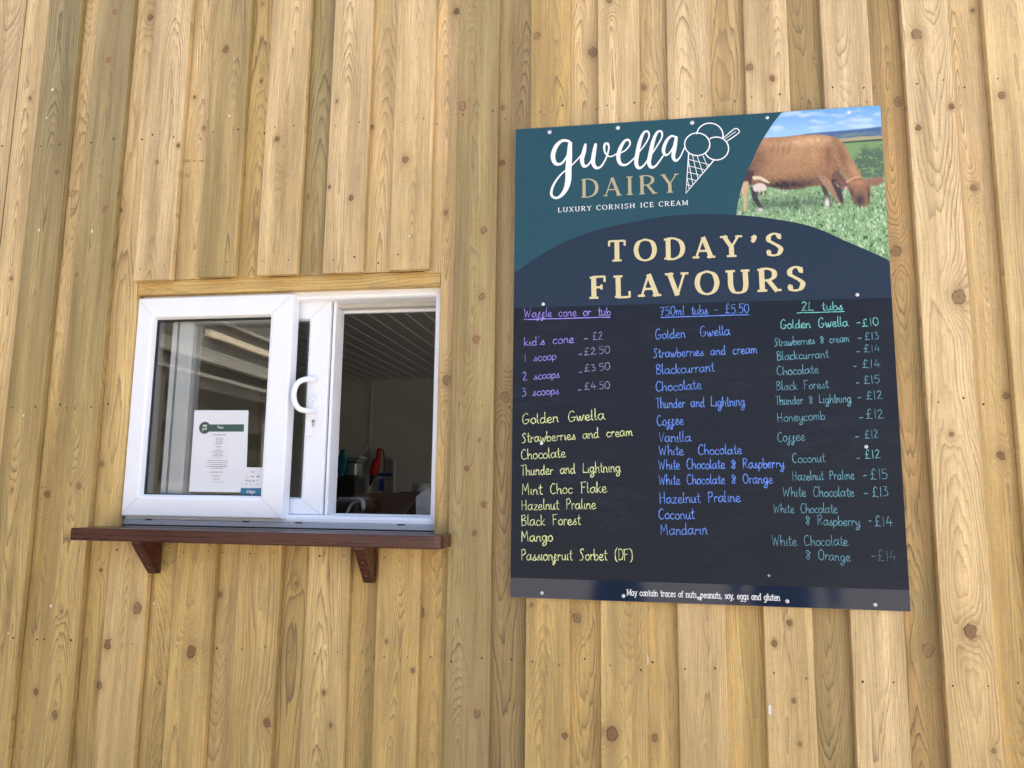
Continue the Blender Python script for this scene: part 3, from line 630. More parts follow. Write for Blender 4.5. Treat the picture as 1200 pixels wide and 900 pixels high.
# printed serif capitals: cap height 1. | straight (L) and curved (S) strokes | serif bars x,y,half-width
CAPS = {
'A': ("0.86", "L.10,.0 .42,.98|T;L.42,.99 .76,.0;L.22,.34 .64,.34|T", ".10,0,.10 .75,0,.12"), 'C': (".84", "S.74,.80 .58,.98 .40,1.0 .16,.84 .07,.5 .16,.16 .42,0 .62,.03 .77,.2;L.745,.99 .745,.72|T", ""),
'D': (".92", "L.17,0 .17,1;S.12,.985 .42,.985 .70,.82 .80,.5 .70,.18 .42,.015 .12,.015", ".14,1,.10 .14,0,.10"), 'E': (".76", "L.17,0 .17,1;L.12,.98 .64,.98|T;L.12,.02 .68,.02|T;L.17,.52 .50,.52|T;L.64,1 .64,.76|T;L.68,0 .68,.26|T;L.50,.62 .50,.42|T", ".14,1,.08 .14,0,.08"),
'F': (".74", "L.17,0 .17,1;L.12,.98 .64,.98|T;L.17,.51 .50,.51|T;L.64,1 .64,.74|T;L.50,.62 .50,.40|T", ".14,1,.09 .17,0,.13"), 'H': ("1.0", "L.18,0 .18,1;L.82,0 .82,1;L.18,.5 .82,.5|T", ".18,0,.13 .18,1,.13 .82,0,.13 .82,1,.13"),
'I': (".44", "L.22,0 .22,1", ".22,0,.14 .22,1,.14"), 'L': (".74", "L.17,0 .17,1;L.12,.02 .64,.02|T;L.65,0 .65,.28|T", ".17,1,.13 .14,0,.08"), 'M': ("1.12", "L.18,0 .18,.98|T;L.18,.98 .56,.08;L.56,.08 .94,.98|T;L.94,0 .94,.98", ".17,0,.12 .14,1,.09 .95,0,.12 .98,1,.09"),
'N': ("1.0", "L.18,0 .18,.98|T;L.18,.98 .82,.04;L.82,.02 .82,1|T", ".18,0,.12 .14,1,.09 .82,1,.12"), 'O': (".98", "S.49,1 .2,.86 .085,.5 .2,.14 .49,0 .78,.14 .895,.5 .78,.86 .49,1", ""),
'R': (".88", "L.17,0 .17,1;S.12,.985 .44,.985 .66,.86 .66,.64 .46,.50 .17,.49;L.42,.50 .76,.0", ".14,1,.09 .17,0,.13 .80,0,.09"), 'S': (".70", "S.58,.80 .46,.97 .30,1.0 .13,.88 .12,.70 .30,.56 .48,.44 .60,.28 .50,.06 .30,0 .14,.05 .08,.22;L.585,.99 .585,.74|T;L.075,.01 .075,.27|T", ""),
'T': (".84", "L.42,0 .42,1;L.08,.98 .76,.98|T;L.075,1 .075,.74|T;L.765,1 .765,.74|T", ".42,0,.14"), 'U': (".96", "S.17,1 .17,.7 .17,.32 .28,.06 .50,.0 .70,.08 .78,.32 .78,.7 .78,1", ".17,1,.13 .78,1,.12"),
'V': (".88", "L.12,1 .44,.0;L.44,.0 .76,1|T", ".12,1,.12 .76,1,.11"), 'X': (".88", "L.12,1 .76,0;L.74,1 .12,0|T", ".13,1,.12 .74,1,.11 .13,0,.11 .76,0,.12"),
'Y': (".84", "L.10,1 .42,.46;L.74,1 .42,.46|T;L.42,.48 .42,0", ".11,1,.11 .74,1,.10 .42,0,.14"), "'": (".36", "S.16,.96 .22,.88 .16,.72 .10,.66;L.16,.93 .17,.88", "")}
def caps(mb, t, p0, p1, ch, thick, thin, y, track=.3):
    W = sum(float(CAPS[c][0]) if c != ' ' else .5 for c in t)+track*(len(t)-1)
    p0 = np.array(p0); p1 = np.array(p1); L = np.hypot(*(p1-p0)); ex = (p1-p0)/W; up = np.array([-ex[1], ex[0]])/(L/W)*ch; u = ex/(L/W); cx = 0; k = 0
    def wf(T):
        c = abs(T@(up/ch)); return ch*math.sqrt((thick*c)**2+(thin*(1-c))**2)
    for c in t:
        if c == ' ': cx += .5+track; continue
        adv, sts, ser = CAPS[c]
        for s_ in sts.split(';'):
            th = s_.endswith('|T'); s_ = s_.replace('|T', ''); pts = [tuple(map(float, q.split(','))) for q in s_[1:].split()]
            if s_[0] == 'S': pts = smooth(pts, 12, False)
            q = [p0+ex*(cx+a)+up*b for a, b in pts]
            ribbon(mb, q, (ch*thin if th else wf), y-(k % 8)*4e-5, rnd=False); k += 1
        for s_ in ser.split():
            a, b, h = map(float, s_.split(',')); b = b-thin*.5 if b > .5 else b+thin*.5
            c0 = p0+ex*(cx+a)+up*b; hs = 1.5 if thick > .2 else 1.1; ribbon(mb, [c0-u*h*hs*ch, c0+u*h*hs*ch], ch*thin, y-(k % 8)*4e-5, rnd=False); k += 1
        cx += float(adv)+track

# ------------------------------------------------------------------ menu board
YS = -.0062
SX0, SX1, SZ0, SZ1 = -.3005, .6150, 1.1820, 2.3980
board = thing('menu_board', 'large navy and teal ice cream menu board with handwritten flavours screwed to the timber wall', 'menu board', (.157, 0, SZ0))
TEAL = sheet('teal_print', (.016, .066, .084), .12); NAVY = sheet('navy_print', (.016, .026, .046), .14); 
def chalkboard():
    n = NT('chalkboard_vinyl'); P = n.obj(); f = n.noise(n.V('MULTIPLY', P, (3., 1., 7.)), 1., 4, .6, .6); g = n.noise(n.V('MULTIPLY', P, (14., 1., 60.)), 1., 3, .7, 1.2); h = n.noise(P, 400., 2)
    k = n.M('MULTIPLY', n.ramp(f, .42, .68), n.ramp(g, .4, .7), clamp=True)
    n.put(n.p.inputs['Base Color'], n.mix(n.M('MULTIPLY', k, .6), (.0085, .0125, .0215), (.026, .034, .048))); n.put(n.p.inputs['Roughness'], n.ramp(f, .3, .7, .36, .48)); n.p.inputs['Specular IOR Level'].default_value = .2
    n.bump(h, .05, .0003); return n.m
CHALK = chalkboard(); FOOT = sheet('footer_print', (.010, .020, .044), .08); NAVY.node_tree.nodes['Principled BSDF'].inputs['Specular IOR Level'].default_value = .26; TEAL.node_tree.nodes['Principled BSDF'].inputs['Specular IOR Level'].default_value = .3
GOLD = sheet('cream_gold_print', (.66, .57, .31), .3); GOLD2 = sheet('muted_gold_print', (.42, .38, .22), .3); WHITE = sheet('white_print', (.78, .80, .80), .3)
PANEL = plain('board_edge', (.30, .32, .33), .4)
def ink(name, c): return plain(name, c, .6, var=.38, scale=110)
PURP = ink('purple_chalk', (.30, .24, .72)); CREAM = ink('lemon_chalk', (.64, .70, .32)); BLUE = ink('blue_chalk', (.115, .25, .72)); TEALC = ink('aqua_chalk', (.14, .46, .44)); AQ2 = ink('faded_aqua_chalk', (.11, .29, .36)); AQ3 = ink('faint_aqua_chalk', (.05, .125, .165)); LAV = ink('pale_lavender_chalk', (.26, .24, .45))
MB().box((SX0, YS, SZ0), (SX1, -.0015, SZ1), .0008).build('backing_panel', PANEL, board)
def clampx(p): return (min(max(p[0], SX0+.0006), SX1-.0006), min(max(p[1], SZ0+.0006), SZ1-.0006))
def poly_xz(name, pts, y, mat, n_fan=None, **k):
    pts = [clampx(p) for p in pts]; bm = bmesh.new(); vs = [bm.verts.new((p[0], y, p[1])) for p in pts]
    f = bm.faces.new(vs); bm.normal_update()
    if f.normal.y > 0: bmesh.ops.reverse_faces(bm, faces=[f])
    bmesh.ops.triangulate(bm, faces=bm.faces[:]); m = MB().bm(bm); return m.build(name, mat, board, **k)
A = lambda u, v: at(u, v, YS)
bot = [A(603, 320), A(632, 300), A(665, 282), A(702, 269), A(740, 260.5), A(778, 254), A(815, 251), A(862.5, 252), A(900, 255.5), A(940, 262.5), A(966, 271), A(990, 282), A(1018, 294), A(1044, 306)]
bot = [(p[0], p[1]) for p in smooth(bot, 4)]; bot[0] = (SX0, bot[0][1]); bot[-1] = (SX1, bot[-1][1])
arc = [A(918.5, 129), A(907, 143), A(897.5, 157.5), A(889, 172), A(882, 187.5), A(875, 203), A(870, 217.5), A(865, 236), A(863, 252)]
arc = [(p[0], p[1]) for p in smooth(arc, 4)]; arc[0] = (arc[0][0], SZ1)
left_bot = [p for p in bot if p[0] < arc[-1][0]]; right_bot = [p for p in bot if p[0] > arc[-1][0]]
poly_xz('teal_header', [(SX0, SZ1)]+arc+left_bot[::-1], YS-.0003, TEAL)
zc1 = (A(603, 361)[1]+A(1044, 349)[1])/2; zc0 = (A(598, 676.5)[1]+A(1067, 692)[1])/2
poly_xz('navy_arch', bot+[(SX1, zc1), (SX0, zc1)], YS-.0004, NAVY)
poly_xz('chalkboard_panel', [(SX0, zc1), (SX1, zc1), (SX1, zc0), (SX0, zc0)], YS-.0008, CHALK)
poly_xz('navy_footer', [(SX0, zc0), (SX1, zc0), (SX1, SZ0), (SX0, SZ0)], YS-.0004, FOOT)
# printed picture of the grazing cow, built as a fine grid carrying the print's colours
def cow_print():
    gx0, gx1 = min(p[0] for p in arc)-.002, SX1-.0006; gz1 = SZ1-.0006; gz0 = bot[-1][1]-.004
    nx, nz = 250, 248
    X, Z = np.meshgrid(np.linspace(gx0, gx1, nx), np.linspace(gz1, gz0, nz))
    # wall coordinates -> coordinates of the print (0..180 wide, 0..175 down)
    tl = A(860, 130); sxp = (gx1-gx0)
    def uv(u, v):
        p = A(u, v); return ((p[0]-gx0)/(gx1-gx0)*180., (gz1-p[1])/(gz1-gz0)*175.)
    c = lambda x, y: uv(860+x*185/876., 120+y*190/900.)       # digitised on an 876x900 enlargement
    U = (X-gx0)/(gx1-gx0)*180.; V = (gz1-Z)/(gz1-gz0)*175.
    rng = np.random.RandomState(5)
    def vn(sx, sy, seed):       # smooth value noise on the print
        r = np.random.RandomState(seed); g = r.rand(int(180/sx)+4, int(190/sy)+4)
        a = U/sx; b = V/sy; i = a.astype(int); j = b.astype(int); fa = a-i; fb = b-j; fa = fa*fa*(3-2*fa); fb = fb*fb*(3-2*fb)
        return (g[i, j]*(1-fa)+g[i+1, j]*fa)*(1-fb)+(g[i, j+1]*(1-fa)+g[i+1, j+1]*fa)*fb
    def seg(px, py, a, b):
        d = (b[0]-a[0], b[1]-a[1]); L = d[0]**2+d[1]**2+1e-9; t = np.clip(((px-a[0])*d[0]+(py-a[1])*d[1])/L, 0, 1)
        return np.hypot(px-a[0]-t*d[0], py-a[1]-t*d[1])
    def poly(pts, soft=1.0, sm=True):
        P = [c(*p) for p in pts]
        if sm: P = [tuple(q) for q in smooth(P, 4, True)]
        ins = np.zeros(U.shape, bool); dist = np.full(U.shape, 1e9); n = len(P)
        for i in range(n):
            a, b = P[i], P[(i+1) % n]; dist = np.minimum(dist, seg(U, V, a, b))
            with np.errstate(divide='ignore', invalid='ignore'):
                cr = ((a[1] > V) != (b[1] > V)) & (U < (b[0]-a[0])*(V-a[1])/((b[1]-a[1]) or 1e-9)+a[0])
            ins ^= cr
        sd = np.where(ins, dist, -dist); return np.clip(sd/soft+.5, 0, 1)
    def put(img, m, colr): 
        colr = np.array(colr, float)
        if colr.ndim == 1: colr = colr[None, None]
        return img*(1-m[..., None])+colr*m[..., None]
    def spot(x, y, rx, ry, ang=0):
        a, b = c(x, y); k = 180/876.*1.0; ca, sa = math.cos(ang), math.sin(ang); du, dv = U-a, V-b
        p = (du*ca+dv*sa)/(rx*k); q = (-du*sa+dv*ca)/(ry*k); return np.exp(-(p*p+q*q))
    S = lambda r, g, b: tuple((np.array([r, g, b])/255.)**2.2)
    img = np.zeros(U.shape+(3,)); hz = c(400, 190)[1]
    t = np.clip(V/hz, 0, 1)[..., None]; img[:] = np.array(S(120, 172, 222))*(1-t)+np.array(S(168, 205, 235))*t
    cl = np.clip((vn(26, 4.5, 1)*.6+vn(11, 2.5, 2)*.4-.48)*4, 0, 1); img = put(img, cl*.7, S(205, 222, 235))
    img = put(img, poly([(150, 200), (300, 190), (420, 172), (560, 160), (700, 148), (840, 132), (840, 240), (150, 240)], .8, False), S(88, 112, 150))
    img = put(img, poly([(560, 178), (700, 168), (840, 160), (840, 240), (560, 240)], .8, False)*np.clip(vn(5, 1.5, 3)*1.4, 0, 1), S(120, 138, 140))
    img = put(img, poly([(560, 205), (700, 190), (840, 185), (840, 260), (560, 260)], .8, False), S(176, 168, 128))
    img = put(img, poly([(560, 222), (840, 200), (840, 214), (560, 232)], .8, False), S(72, 88, 66))
    img = put(img, poly([(560, 230), (840, 212), (840, 420), (560, 420)], .8, False), S(132, 160, 108))
    # hedge bush
    bm_ = poly([(655, 330), (690, 285), (725, 240), (760, 262), (840, 250), (845, 450), (700, 420), (665, 370)], 6)
    bt = vn(2.2, 2.2, 4)*.6+vn(1.2, 1.2, 5)*.4; bm_ = bm_*np.clip((bt-.30)*6, 0, 1)
    img = put(img, bm_, np.array(S(58, 84, 62))[None, None]*(1-bt[..., None])*.9+np.array(S(128, 150, 118))[None, None]*bt[..., None]*.75)
    # grass
    gl = np.clip((V-c(400, 432+0*1)[1])/2., 0, 1)
    ph = vn(1.0, 3.2, 6)*.4+vn(2.6, 1.6, 7)*.3+vn(7, 5, 8)*.3
    sk = vn(1.3, 2.6, 9)*.7+vn(3, 3, 19)*.3; gcol = np.array(S(78, 128, 70))[None, None]*(1-ph[..., None])+np.array(S(182, 208, 158))[None, None]*ph[..., None]
    dep = np.clip((V-c(400, 430)[1])/60, 0, 1)
    gcol = np.where((sk > .70)[..., None], np.array(S(196, 215, 186))*(.8+.2*dep[..., None]), gcol); gcol = np.where((sk < .24)[..., None], np.array(S(62, 100, 62)), gcol)
    img = put(img, gl, gcol)
    shd = spot(330, 560, 330, 34); img = img*(1-.55*shd*gl)[..., None]
    # the cow
    fur = vn(2.0, 1.2, 10)*.5+vn(1.0, 2.4, 11)*.5
    def furc(a, b, f=fur*.55+.22+.0*U): return np.array(S(*a))[None, None]*(1-f[..., None])+np.array(S(*b))[None, None]*f[..., None]
    # far legs
    img = put(img, poly([(95, 470), (118, 480), (142, 550), (166, 586), (154, 598), (128, 572), (100, 525)]), furc((52, 46, 50), (84, 74, 72)))
    img = put(img, poly([(480, 455), (508, 466), (534, 530), (536, 578), (514, 582), (508, 536)]), furc((70, 52, 44), (104, 82, 66)))
    img = put(img, spot(148, 596, 16, 9)+0, S(225, 222, 214)); img = put(img, np.clip(spot(518, 560, 12, 26)*1.3, 0, 1), S(225, 220, 210))
    body = poly([(60, 230), (150, 200), (260, 192), (370, 182), (470, 178), (540, 190), (600, 222), (630, 270), (600, 360), (575, 440), (540, 470), (500, 460), (440, 466), (380, 476), (290, 486), (200, 470), (120, 460), (60, 450), (20, 400)], 1.2)
    img = put(img, body, furc((110, 80, 48), (208, 164, 112)))
    for x, y, rx, ry, a, k, cc in ((420, 215, 200, 30, -.03, .85, (222, 182, 138)), (330, 290, 150, 50, 0, .6, (200, 158, 116)), (300, 372, 160, 32, 0, .55, (182, 140, 104)), (160, 215, 60, 26, .1, .6, (202, 150, 115)),
        (300, 458, 240, 34, -.02, .95, (52, 34, 28)), (520, 300, 16, 70, .1, .5, (96, 60, 40)), (450, 300, 26, 60, -.1, .35, (214, 168, 122)), (120, 330, 60, 90, .2, .55, (98, 60, 46)), (60, 400, 50, 60, 0, .6, (70, 46, 42)), (575, 330, 40, 90, -.2, .45, (118, 76, 56)), (500, 400, 60, 60, 0, .35, (130, 88, 66)), (500, 350, 30, 60, .3, .3, (190, 140, 104)), (560, 225, 50, 26, .5, .4, (196, 146, 106)), (400, 440, 80, 18, 0, .4, (140, 104, 80))):
        m = np.clip(spot(x, y, rx, ry, a)*k*(.7+.6*vn(4, 3, int(x))), 0, 1)*body; img = put(img, m, S(*cc))
    for x in (215, 245, 275, 305): img = put(img, spot(x, 260, 8, 40, .25)*.35*body, S(112, 70, 50))
    # neck and shoulder
    neck = poly([(540, 190), (600, 220), (640, 290), (690, 370), (708, 412), (640, 445), (606, 400), (570, 330), (545, 260)], 1.2)
    img = put(img, neck, furc((118, 86, 54), (208, 164, 116))); img = put(img, spot(600, 300, 22, 90, -.35)*.5*neck, S(112, 72, 54)); img = put(img, spot(665, 380, 18, 50, -.5)*.6*neck, S(206, 158, 118))
    img = put(img, poly([(545, 400), (575, 380), (620, 430), (640, 480), (600, 480), (560, 470)], 1.5), furc((100, 70, 56), (146, 106, 82)))
    # near front leg, hind leg
    img = put(img, poly([(470, 408), (512, 412), (560, 474), (584, 520), (612, 562), (594, 572), (568, 546), (534, 500), (494, 452)]), furc((140, 104, 80), (196, 158, 122)))
    img = put(img, poly([(540, 430), (580, 440), (600, 500), (608, 560), (590, 555), (565, 500)], 1.5), furc((64, 46, 42), (92, 68, 56)))
    img = put(img, poly([(46, 430), (78, 430), (80, 480), (70, 540), (72, 596), (62, 612), (52, 598), (54, 540), (40, 490)]), furc((176, 142, 104), (226, 204, 166)))
    img = put(img, poly([(50, 380), (110, 385), (100, 430), (92, 470), (78, 440), (45, 436)], 2), furc((68, 44, 38), (100, 66, 50)))
    img = put(img, poly([(104, 412), (150, 412), (200, 445), (180, 446), (140, 428), (112, 430)]), S(226, 204, 172))
    img = put(img, poly([(105, 470), (130, 450), (165, 452), (182, 475), (168, 492), (120, 496)]), furc((206, 188, 176), (240, 228, 214)))
    for x in (132, 152, 176): img = put(img, np.clip(spot(x, 505, 6, 13)*1.4, 0, 1), S(120, 96, 88))
    # head
    img = put(img, poly([(725, 428), (770, 420), (815, 415), (830, 436), (800, 462), (760, 462), (740, 446)]), furc((128, 92, 72), (176, 136, 108)))
    img = put(img, poly([(560, 440), (600, 440), (625, 455), (620, 480), (590, 478), (562, 460)]), furc((96, 70, 60), (156, 118, 96)))
    head = poly([(628, 445), (670, 418), (720, 420), (752, 450), (760, 500), (750, 560), (738, 580), (700, 582), (672, 560), (645, 510)], 1.2)
    img = put(img, head, furc((120, 86, 58), (188, 146, 104))); img = put(img, spot(700, 545, 34, 40)*.9*head, S(52, 42, 48)); img = put(img, spot(655, 500, 14, 34, -.2)*.7*head, S(58, 40, 38)); img = put(img, spot(748, 510, 10, 44)*.7*head, S(60, 42, 40)); img = put(img, spot(690, 445, 40, 14)*.5*head, S(206, 150, 112))
    img = put(img, np.clip(spot(622, 476, 8, 7)*1.2, 0, 1), S(212, 196, 176)); img = put(img, np.clip(spot(582, 460, 9, 9)*1.2, 0, 1), S(48, 40, 40)); img = put(img, np.clip(spot(578, 462, 3, 5), 0, 1), S(220, 214, 204))
    img = put(img, poly([(620, 440), (665, 414), (706, 410), (706, 416), (668, 422), (626, 448)], .8, False)*.8, S(222, 176, 136))
    # grass blades over muzzle and hooves
    for x, y, rx in ((705, 590, 60), (60, 612, 40), (590, 575, 40), (520, 590, 30)):
        m = np.clip(spot(x, y, rx, 14)*1.5, 0, 1)*(sk > .45); img = put(img, m, gcol)
    lum = img.mean(axis=2, keepdims=True); img = np.clip((lum+(img-lum)*1.0)*.96, 0, 1)**1.14
    y = YS-.0002; verts = [(float(X[j, i]), y, float(Z[j, i])) for j in range(nz) for i in range(nx)]
    def arcx(z):   # left limit of the print at this height
        P = sorted([(p[1], p[0]) for p in arc]); return np.interp(z, [q[0] for q in P], [q[1] for q in P])
    faces = []
    bz = lambda x_: np.interp(x_, [p[0] for p in bot], [p[1] for p in bot])
    for j in range(nz-1):
        zz = float(Z[j, 0]); lim = arcx(zz)-.004
        for i in range(nx-1):
            xx = float(X[j, i])
            if xx > lim and zz > bz(xx)-.004: a = j*nx+i; faces.append((a, a+nx, a+nx+1, a+1))
    m = NT('cow_print'); at_ = m.new('ShaderNodeAttribute', attribute_name='print').outputs['Color']; m.put(m.p.inputs['Base Color'], at_); m.p.inputs['Roughness'].default_value = .18
    o = obj('cow_picture', verts, faces, m.m, board)
    ca = o.data.color_attributes.new('print', 'FLOAT_COLOR', 'POINT'); arr = np.ones((nx*nz, 4), np.float32); arr[:, :3] = img.reshape(-1, 3); ca.data.foreach_set('color', arr.ravel())
cow_print()

# logo: brush script traced as widths along strokes (digitised on a 4x enlargement of 590,110)
def L4(x, y): return A(590+x/4., 110+y/4.)
PXM = 1.85/870.
m = MB(); YL = YS-.0009
def brush(pts, k=[0]):
    P = smooth([(*L4(x, y), w_*PXM/4.) for x, y, w_ in pts], 7); k[0] += 1
    ribbon(m, [(p[0], p[1]) for p in P], [float(p[2]) for p in P], YL-(k[0] % 8)*5e-5)
brush([(318, 232, 10), (300, 221, 13), (272, 222, 15), (245, 250, 21), (232, 292, 23), (243, 326, 18), (270, 328, 12), (295, 298, 9), (312, 255, 9)])
brush([(312, 235, 20), (309, 290, 27), (305, 350, 30), (303, 410, 29), (288, 455, 22), (262, 484, 14), (238, 487, 12), (224, 468, 13), (236, 425, 11), (270, 378, 8), (310, 345, 7), (350, 305, 7), (370, 280, 7)])
brush([(384, 238, 12), (378, 270, 20), (368, 310, 20), (378, 340, 15), (402, 328, 9), (425, 285, 9), (432, 240, 14)])
brush([(432, 238, 14), (424, 280, 20), (420, 322, 20), (434, 347, 15), (458, 340, 10), (482, 300, 8), (494, 255, 8), (488, 234, 11), (474, 240, 12), (476, 275, 9), (500, 295, 7), (535, 280, 7)])
brush([(535, 282, 6), (568, 268, 7), (592, 240, 8), (588, 218, 10), (568, 222, 13), (548, 255, 18), (538, 295, 20), (548, 328, 16), (575, 333, 10), (605, 310, 7), (632, 278, 6)])
brush([(632, 278, 6), (662, 240, 7), (682, 202, 8), (677, 178, 10), (658, 183, 12), (640, 222, 18), (628, 278, 20), (622, 325, 19), (634, 348, 15), (656, 338, 9), (684, 300, 7)])
brush([(684, 300, 6), (718, 248, 7), (742, 205, 8), (740, 178, 10), (720, 182, 12), (702, 222, 18), (690, 275, 20), (682, 322, 19), (693, 345, 15), (716, 336, 9), (748, 292, 7)])
brush([(806, 202, 9), (786, 199, 11), (764, 222, 15), (750, 262, 17), (758, 287, 12), (778, 278, 8), (798, 245, 8), (808, 214, 10)])
brush([(810, 205, 14), (803, 250, 19), (796, 295, 18), (808, 314, 12), (828, 296, 7), (848, 254, 6)])
m.build('script_lettering', WHITE, board)
m = MB(); kk = [0]
def line4(pts, w_, sm=False, cl=False):
    P = smooth(pts, 6, cl) if sm else pts; kk[0] += 1
    ribbon(m, [L4(*p[:2]) for p in P], w_*PXM/4., YL-(kk[0] % 9)*5e-5)
def ell(cx_, cy_, rx, ry, a0=0, a1=360, w_=6, rot=0):
    P = []
    for i in range(33):
        a = math.radians(a0+(a1-a0)*i/32); x, y = rx*math.cos(a), ry*math.sin(a); r = math.radians(rot); P.append((cx_+x*math.cos(r)-y*math.sin(r), cy_+x*math.sin(r)+y*math.cos(r)))
    line4(P, w_)
ell(908, 237, 59, 53); ell(967, 196, 62, 58, -172, 14); ell(998, 257, 57, 54, -122, 155)
line4([(868, 282), (855, 466), (986, 312)], 6)
line4([(1030, 208), (1078, 168), (1094, 164), (1103, 172), (1100, 186), (1046, 224)], 5, True); line4([(1040, 212), (1088, 178)], 3)

for t in (.14, .30, .46, .62, .78):          # lattice of the cone
    lx, ly = 868-13*t, 282+184*t; rx_, ry_ = 986-131*t, 312+154*t
    line4([(lx, ly), (986-131*min(1, t*1.0+.0)+0, ry_)] if False else [(lx, ly), (rx_-(rx_-lx)*.0, ry_-0)], 3.2)
for x0_, y0_, x1_, y1_ in ((885, 284, 858, 425), (905, 289, 863, 456), (925, 290, 880, 437), (943, 293, 900, 413), (962, 304, 922, 388)): pass
for x0_, y0_, x1_, y1_ in ((885, 286, 912, 398), (908, 291, 934, 372), (936, 292, 957, 346), (866, 308, 888, 427), (860, 392, 871, 447)): line4([(x0_, y0_), (x1_, y1_)], 3.2)
m.build('cone_drawing', WHITE, board)
m = MB(); caps(m, 'DAIRY', L4(362, 487), L4(822, 462), 94*PXM/4, .165, .058, YL, .20); m.build('dairy_lettering', GOLD2, board)
m = MB(); caps(m, 'LUXURY CORNISH ICE CREAM', L4(255, 556), L4(866, 521), 24*PXM/4, .17, .10, YL, .22); m.build('strapline', WHITE, board)
m = MB(); caps(m, "TODAY'S", A(712, 307), A(918, 299), 26*PXM, .215, .095, YL, .34); m.build('title_lettering', GOLD, board)
m = MB(); caps(m, 'FLAVOURS', A(691.5, 350.5), A(944, 340), 27.5*PXM, .215, .095, YL, .31); m.build('title_lettering', GOLD, board)
m = MB(); write(m, 'May contain traces of nuts, peanuts, soy, eggs and gluten', A(734.6, 697.5), A(914.3, 703.8), 4.4*PXM, .78*PXM, YL, asc=.5, slab=.95*PXM, wobble=0, spc=1.0); m.build('allergy_notice', WHITE, board)

